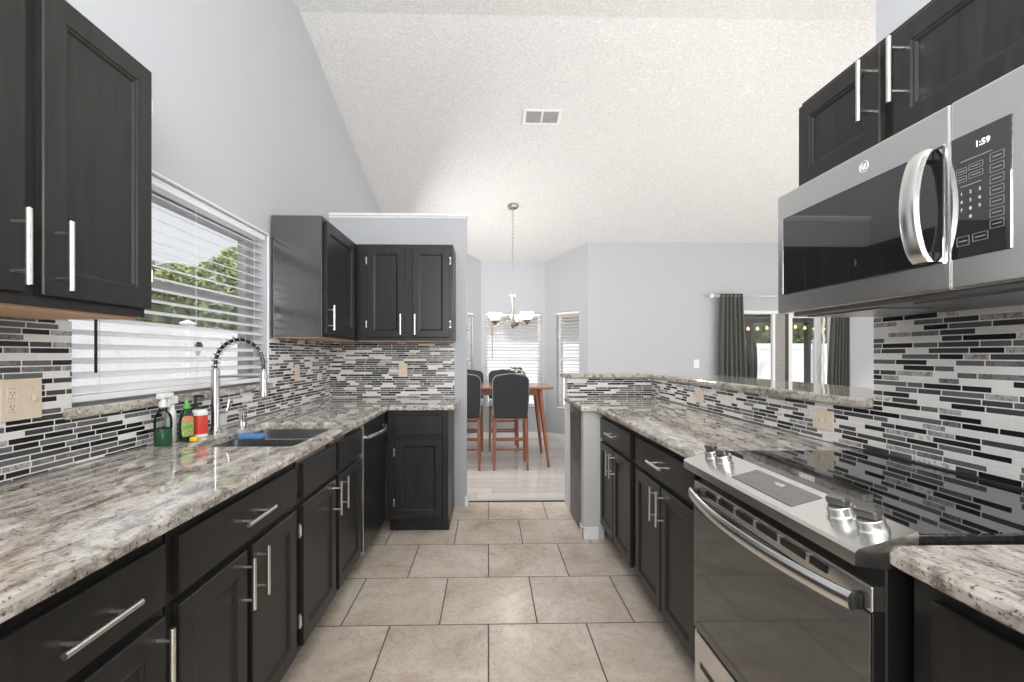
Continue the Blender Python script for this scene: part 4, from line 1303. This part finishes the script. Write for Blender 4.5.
def make_chair(label):
    root = thing('dining_chair', (0, 0, 0), label, 'chair', 'counter height dining chairs')
    w, d = 0.185, 0.21
    for sx in (-1, 1):
        b = MB(); b.loft([[(sx * w + 0.013 * a, -d - 0.012 + 0.013 * c, 0.0005) for a, c in ((-1, -1), (1, -1), (1, 1), (-1, 1))], [(sx * (w - 0.012) + 0.019 * a, -d + 0.03 + 0.019 * c, 0.56) for a, c in ((-1, -1), (1, -1), (1, 1), (-1, 1))]]); b.build('leg', 'chair_wood', root)
        b = MB(); b.loft([[(sx * w + 0.012 * a, d + 0.012 * c, 0.0005) for a, c in ((-1, -1), (1, -1), (1, 1), (-1, 1))], [(sx * (w - 0.01) + 0.018 * a, d - 0.03 + 0.018 * c, 0.56) for a, c in ((-1, -1), (1, -1), (1, 1), (-1, 1))]]); b.build('leg', 'chair_wood', root)
    b = MB(); b.box(-w - 0.008, w + 0.008, -d, d, 0.5605, 0.598, 0.004); b.build('seat_frame', 'chair_wood', root)
    for (y, z) in ((-d + 0.018, 0.225), (-d + 0.021, 0.345), (d - 0.01, 0.26)):
        b = MB(); b.box(-w + 0.018, w - 0.018, y - 0.009, y + 0.009, z - 0.011, z + 0.011, 0.003); b.build('stretcher', 'chair_wood', root)
    for sx in (-1, 1):
        b = MB(); b.box(sx * (w - 0.006) - 0.008, sx * (w - 0.006) + 0.008, -d + 0.032, d - 0.028, 0.285, 0.307, 0.003); b.build('stretcher', 'chair_wood', root)
    b = MB(); b.box(-w - 0.012, w + 0.012, -d + 0.045, d + 0.012, 0.5985, 0.665, 0.022, 3); b.build('seat', 'seat_fabric', root)
    # backrest: rounded panel, slightly reclined
    b = MB()
    outline = []
    H0, H1, HW = 0.575, 1.068, 0.198
    outline += [(-HW + 0.012, H0), (HW - 0.012, H0), (HW, H0 + 0.2), (HW, H1 - 0.09)]
    for j in range(1, 7):
        a = j / 6 * math.pi / 2
        outline.append((HW - 0.075 + 0.075 * math.cos(a), H1 - 0.09 + 0.072 * math.sin(a)))
    outline.append((0, H1))
    for j in range(0, 6):
        a = math.pi / 2 + j / 6 * math.pi / 2
        outline.append((-HW + 0.075 + 0.075 * math.cos(a), H1 - 0.09 + 0.072 * math.sin(a)))
    outline += [(-HW, H1 - 0.09), (-HW, H0 + 0.2)]
    cxz = (0, (H0 + H1) / 2)
    def ring(s, y):
        return [(p[0] * s, y - 0.10 * (p[1] - H0), cxz[1] + (p[1] - cxz[1]) * (1 - (1 - s) * 0.6)) for p in outline]
    yb = -d - 0.006
    b.loft([ring(0.93, yb - 0.012), ring(0.985, yb - 0.002), ring(1.0, yb + 0.012), ring(1.0, yb + 0.03), ring(0.985, yb + 0.042), ring(0.93, yb + 0.050)], smooth=True)
    b.build('backrest', 'fabric', root)
    b = MB(); b.tube(ring(1.003, yb + 0.0215), 0.0035, 6, closed=True); tag(b.build('piping', 'frame_grey', root), 'pale grey edge piping')
    return root
c0 = make_chair('charcoal backed dining chair tucked under the table nearest the peninsula')
spots = [(0.245, 5.295, 0, None), (-0.285, 5.295, 0, 'charcoal backed dining chair half hidden by the part height wall'),
         (0.20, 6.28, math.pi, 'charcoal dining chair across the table in front of the centre bay window'),
         (-0.27, 6.28, math.pi, 'charcoal dining chair across the table nearest the west bay window')]
for i, (x, y, rz, lab) in enumerate(spots):
    c = c0 if i == 0 else copy_tree(c0)
    c.location = (x, y, 0); c.rotation_euler = (0, 0, rz)
    if lab: c['label'] = lab

# ------------------------------------------------------------------ outdoors
b = MB(); b.box(-40, 40, -15, 50, -0.32, -0.14)
struct(b.build('ground', 'concrete'), 'unseen ground around the house, made pale to bounce light', 'ground')  # pale colour chosen so the hidden ground bounces neutral light onto slats and fence
b = MB(); b.box(2.0, 8.5, 6.65, 10.2, -0.139, -0.03)
struct(b.build('ground_patio', 'concrete'), 'pale concrete patio outside the sliding door', 'patio')

def fence(p0, p1, h, label, n, group='white vinyl fences'):
    p0 = Vector((*p0, 0)); p1 = Vector((*p1, 0))
    L = (p1 - p0).length
    U = (p1 - p0).normalized(); W = Vector((-U.y, U.x, 0))
    root = thing('fence', (p0.x, p0.y, -0.14), label, 'fence', group)
    m = frame_m((p0.x, p0.y, -0.139), U, W)
    for i in range(n):
        u0 = L * i / n; u1 = L * (i + 1) / n
        b = MB(m)
        b.box(u0 + 0.065, u1 - 0.065, -0.025, 0.025, 0.05, 0.20); b.box(u0 + 0.065, u1 - 0.065, -0.025, 0.025, h - 0.14, h, 0.004)
        k = int((u1 - u0 - 0.13) / 0.16)
        for j in range(k):
            a = u0 + 0.066 + (u1 - u0 - 0.132) * j / k; c = u0 + 0.066 + (u1 - u0 - 0.132) * (j + 1) / k
            b.box(a + 0.002, c - 0.002, -0.012, 0.012, 0.2, h - 0.14)
        b.build('fence_panel', 'vinyl', root)
    for i in range(n + 1):
        u = L * i / n
        b = MB(m); b.box(u - 0.062, u + 0.062, -0.062, 0.062, 0.001, h + 0.05, 0.004)
        q = h + 0.05
        b.loft([[(u - 0.075, -0.075, q), (u + 0.075, -0.075, q), (u + 0.075, 0.075, q), (u - 0.075, 0.075, q)], [(u - 0.07, -0.07, q + 0.02), (u + 0.07, -0.07, q + 0.02), (u + 0.07, 0.07, q + 0.02), (u - 0.07, 0.07, q + 0.02)], [(u - 0.01, -0.01, q + 0.06), (u + 0.01, -0.01, q + 0.06), (u + 0.01, 0.01, q + 0.06), (u - 0.01, 0.01, q + 0.06)]])
        b.build('fence_post', 'vinyl', root)
    return root, m
f1, m1 = fence((-4.3, 1.2), (-4.3, 14.95), 1.80, 'white vinyl fence outside the sink window', 5)
b = MB(m1); b.box(5.58, 5.76, -0.06, -0.026, 1.51, 1.57, 0.006); b.box(5.64, 5.72, -0.07, -0.026, 1.48, 1.60, 0.006); tag(b.build('latch', 'black', f1), 'black gate latch')
fence((-2.5, 11.6), (10.5, 11.6), 1.70, 'white vinyl fence beyond the dining bay and patio', 6)

def leaf_cloud(b, c, rad, n, size, seed, shell=0.55):
    rnd = random.Random(seed)
    for i in range(n):
        while True:
            v = Vector((rnd.uniform(-1, 1), rnd.uniform(-1, 1), rnd.uniform(-1, 1)))
            if shell < v.length < 1: break
        p = Vector((c[0] + v.x * rad[0], c[1] + v.y * rad[1], c[2] + v.z * rad[2]))
        a = Vector((rnd.uniform(-1, 1), rnd.uniform(-1, 1), rnd.uniform(-0.6, 0.6))).normalized()
        q = a.cross(Vector((rnd.uniform(-1, 1), rnd.uniform(-1, 1), rnd.uniform(-1, 1)))).normalized()
        s = size * rnd.uniform(0.6, 1.3)
        b.add([p - a * s, p + q * s * 0.45, p + a * s, p - q * s * 0.45], [(0, 1, 2, 3)])
def tree(name, x, y, blobs, trunk_h, mat, label, seed, n=700, size=0.10, group='trees beyond the fences', cat='tree'):
    root = thing(name, (x, y, -0.14), label, cat, group)
    b = MB(); b.tube([(x, y, -0.139), (x + 0.05, y, trunk_h * 0.5), (x, y + 0.03, trunk_h)], [0.10, 0.075, 0.04], 8)
    for i, (dx, dy, z, r) in enumerate(blobs):
        b.tube([(x, y, trunk_h * 0.7), (x + dx * 0.6, y + dy * 0.6, (trunk_h + z) / 2), (x + dx, y + dy, z)], [0.04, 0.03, 0.012], 6)
    b.build('trunk', 'bark', root)
    b = MB()
    for i, (dx, dy, z, r) in enumerate(blobs):
        leaf_cloud(b, (x + dx, y + dy, z), (r, r, r * 0.8), n, size, seed + i)
    b.build('foliage', mat, root)
    return root
tree('bushy_tree', -7.0, 12.2, [(0.1, 0, 3.1, 0.85), (0.75, 0.3, 3.35, 0.7), (-0.75, -0.3, 2.95, 0.75), (0.35, 0.2, 3.75, 0.45), (-1.3, 0.2, 2.8, 0.6)], 2.2, 'leaf_light', 'light green leafy tree rising above the side fence outside the sink window', 11, n=1100)
def hedge(x0, x1, y0, y1, z1, mat, label, seed, n):
    root = thing('hedge', ((x0 + x1) / 2, (y0 + y1) / 2, -0.14), label, 'hedge', 'clipped hedges beyond the fences')
    b = MB(); rnd = random.Random(seed)
    b.box(x0 + 0.25, x1 - 0.25, y0 + 0.25, y1 - 0.25, -0.135, z1 - 0.25)
    b.build('branches', 'leaf_dark', root)
    b = MB()
    for i in range(n):
        p = Vector((rnd.uniform(x0, x1), rnd.uniform(y0, y1), rnd.uniform(0.6, z1 + 0.08 * math.sin(i))))
        a = Vector((rnd.uniform(-1, 1), rnd.uniform(-1, 1), rnd.uniform(-1, 1))).normalized()
        q = a.cross(Vector((rnd.uniform(-1, 1), rnd.uniform(-1, 1), rnd.uniform(-1, 1)))).normalized()
        s = rnd.uniform(0.05, 0.10)
        b.add([p - a * s, p + q * s * 0.5, p + a * s, p - q * s * 0.5], [(0, 1, 2, 3)])
    b.build('foliage', mat, root)
hedge(-6.0, -4.8, 4.2, 10.6, 2.40, 'leaf', 'dark hedge showing over the side fence outside the sink window', 3, 5200)
hedge(3.0, 11.5, 12.1, 13.2, 3.4, 'leaf', 'tall hedge showing over the patio fence', 5, 7000)
# palm
px_, py_ = -10.8, 15.2
root = thing('palm_tree', (px_, py_, -0.14), 'small dark palm seen high through the sink window blind', 'tree', 'trees beyond the fences')
b = MB(); b.tube([(px_, py_, -0.139), (px_ + 0.1, py_, 2.0), (px_, py_, 4.1)], [0.14, 0.11, 0.09], 8); b.build('trunk', 'bark', root)
rnd = random.Random(9)
for k in range(13):
    a = 2 * math.pi * k / 13 + rnd.uniform(-.2, .2); up = rnd.uniform(0.2, 0.9)
    b = MB()
    pts = []
    for j in range(9):
        t = j / 8
        r = 1.05 * t
        pts.append(Vector((px_ + math.cos(a) * r, py_ + math.sin(a) * r, 4.1 + up * t * 0.9 - 0.75 * t * t)))
    b.tube(pts, 0.012, 5)
    side = Vector((-math.sin(a), math.cos(a), 0))
    for j in range(1, 9):
        for s in (-1, 1):
            for q in (0, 0.5):
                p = pts[j - 1].lerp(pts[j], q); d = (side * s * 0.8 + Vector((math.cos(a), math.sin(a), 0)) * 0.5 + Vector((0, 0, -0.35))).normalized()
                L = 0.34 * (1 - 0.5 * abs(j / 8 - 0.4)); n = Vector((0, 0, 1)).cross(d).normalized() * 0.03
                b.add([p - n, p + d * L * 0.5 - n * 0.8, p + d * L, p + d * L * 0.5 + n * 0.8, p + n], [(0, 1, 2, 3, 4)])
    b.build('frond', 'leaf_dark', root)
# neighbouring houses
def house(x0, x1, y0, y1, h, label, wall, ridge='x', oh=0.5, rise=1.3):
    root = thing('house', ((x0 + x1) / 2, (y0 + y1) / 2, -0.14), label, 'house', 'neighbouring houses')
    b = MB(); b.box(x0, x1, y0, y1, -0.139, h); b.build('walls', wall, root)
    X0, X1, Y0, Y1 = x0 - oh, x1 + oh, y0 - oh, y1 + oh
    b = MB()
    t = 0.16
    ym = (y0 + y1) / 2; xm = (x0 + x1) / 2
    ins = min(X1 - X0, Y1 - Y0) / 2 * 0.95
    b.loft([[(X0, Y0, h + t), (X1, Y0, h + t), (X1, Y1, h + t), (X0, Y1, h + t)], [(X0 + ins, Y0 + ins, h + t + rise), (X1 - ins, Y0 + ins, h + t + rise), (X1 - ins, Y1 - ins, h + t + rise), (X0 + ins, Y1 - ins, h + t + rise)]])
    b.build('roof', 'roof', root)
    b = MB(); b.box(X0, X1, Y0, Y1, h, h + t - 0.001, 0.01, 1); b.build('eave', 'eave', root)
house(-3.5, 7.5, 16.5, 24.0, 2.55, 'pale neighbouring house with tan eaves behind the bay windows', 'house')
house(-16.0, -9.9, 8.2, 11.6, 2.15, 'terracotta neighbouring house beyond the side fence', 'brick', rise=1.0)
# potted plant outside the bay
root = thing('garden_plant', (0.42, 7.75, -0.14), 'leafy garden plant just outside the centre bay window', 'plant')
b = MB(); b.tube([(0.42, 7.75, -0.139), (0.44, 7.75, 0.4), (0.42, 7.75, 0.9)], [0.03, 0.02, 0.01], 6); b.build('stem', 'bark', root)
b = MB(); leaf_cloud(b, (0.44, 7.78, 0.85), (0.20, 0.2, 0.26), 90, 0.06, 77, 0.1); b.build('foliage', 'leaf_dark', root)
# covered patio
root = thing('patio_cover', (6.3, 9.9, -0.03), 'low dark timber pergola outside the sliding door', 'pergola')
b = MB(); b.box(5.60, 5.72, 9.85, 9.97, -0.029, 1.97, 0.006); b.build('post', 'dark_edge', root)
b = MB(); b.box(6.90, 6.98, 9.85, 9.97, -0.029, 1.97, 0.006); b.build('post', 'dark_edge', root)
b = MB(); b.box(4.3, 8.4, 9.83, 9.99, 1.9705, 2.08, 0.006); b.build('beam', 'dark_edge', root)
for k, x in enumerate((4.5, 5.3, 6.1, 6.9, 7.7)):
    b = MB(); b.box(x, x + 0.06, 8.9, 11.0, 2.0805, 2.18); b.build('rafter', 'dark_edge', root)
b = MB()
b.loft([[(5.68, 9.80, 1.93), (5.68, 9.84, 1.93), (5.68, 9.84, 1.99), (5.68, 9.80, 1.99)], [(4.9, 9.80, 1.80), (4.9, 9.84, 1.80), (4.9, 9.84, 1.86), (4.9, 9.80, 1.86)]])
b.build('brace', 'dark_edge', root)
root = thing('string_lights', (6.0, 9.5, 1.7), 'string of warm glowing bulbs hung across the patio', 'string lights')
pts = []
for i in range(61):
    t = i / 60
    pts.append((4.7 + 3.0 * t, 9.5, 1.93 - 0.07 * abs(math.sin(math.pi * t * 2))))
b = MB(); b.tube(pts, 0.006, 5); b.build('wire', 'black', root)
for i in range(2, 60, 4):
    q = pts[i]
    b = MB(); b.lathe([(0.006, -0.004), (0.010, -0.014), (0.024, -0.036), (0.027, -0.052), (0.016, -0.072), (0.003, -0.078)], q, 10); b.build('bulb', 'bulb', root)
ux_, uy_ = 5.27, 9.15
root = thing('patio_umbrella', (ux_, uy_, -0.03), 'closed dark patio umbrella with curved pale pole outside the sliding door', 'umbrella')
b = MB(); b.lathe([(0.25, 0.0), (0.25, 0.05), (0.05, 0.08), (0.03, 0.10)], (ux_, uy_, -0.029), 20); b.build('base', 'black', root)
b = MB(); b.tube([(ux_, uy_, 0.07), (ux_, uy_, 0.5), (ux_, uy_, 1.74)], 0.02, 10); b.build('pole', 'dark_edge', root)
b = MB()
rings = []
for k in range(9):
    t = k / 8
    r = 0.075 + 0.03 * math.sin(math.pi * t) - 0.06 * max(0, t - 0.8) / 0.2
    rings.append([(ux_ + r * (1 + 0.16 * math.cos(6 * a)) * math.cos(a), uy_ + r * (1 + 0.16 * math.cos(6 * a)) * math.sin(a), 0.45 + 1.3 * t) for a in [2 * math.pi * j / 36 for j in range(36)]])
b.loft(rings, smooth=True); b.build('canopy', 'dark_edge', root)
b = MB(); b.tube([(ux_ - 0.13, uy_, -0.02), (ux_ - 0.14, uy_, 1.2), (ux_ - 0.13, uy_, 1.5), (ux_ - 0.16, uy_, 1.66), (ux_ - 0.23, uy_, 1.72)], 0.018, 8); b.build('curved_pole', 'frame_grey', root)
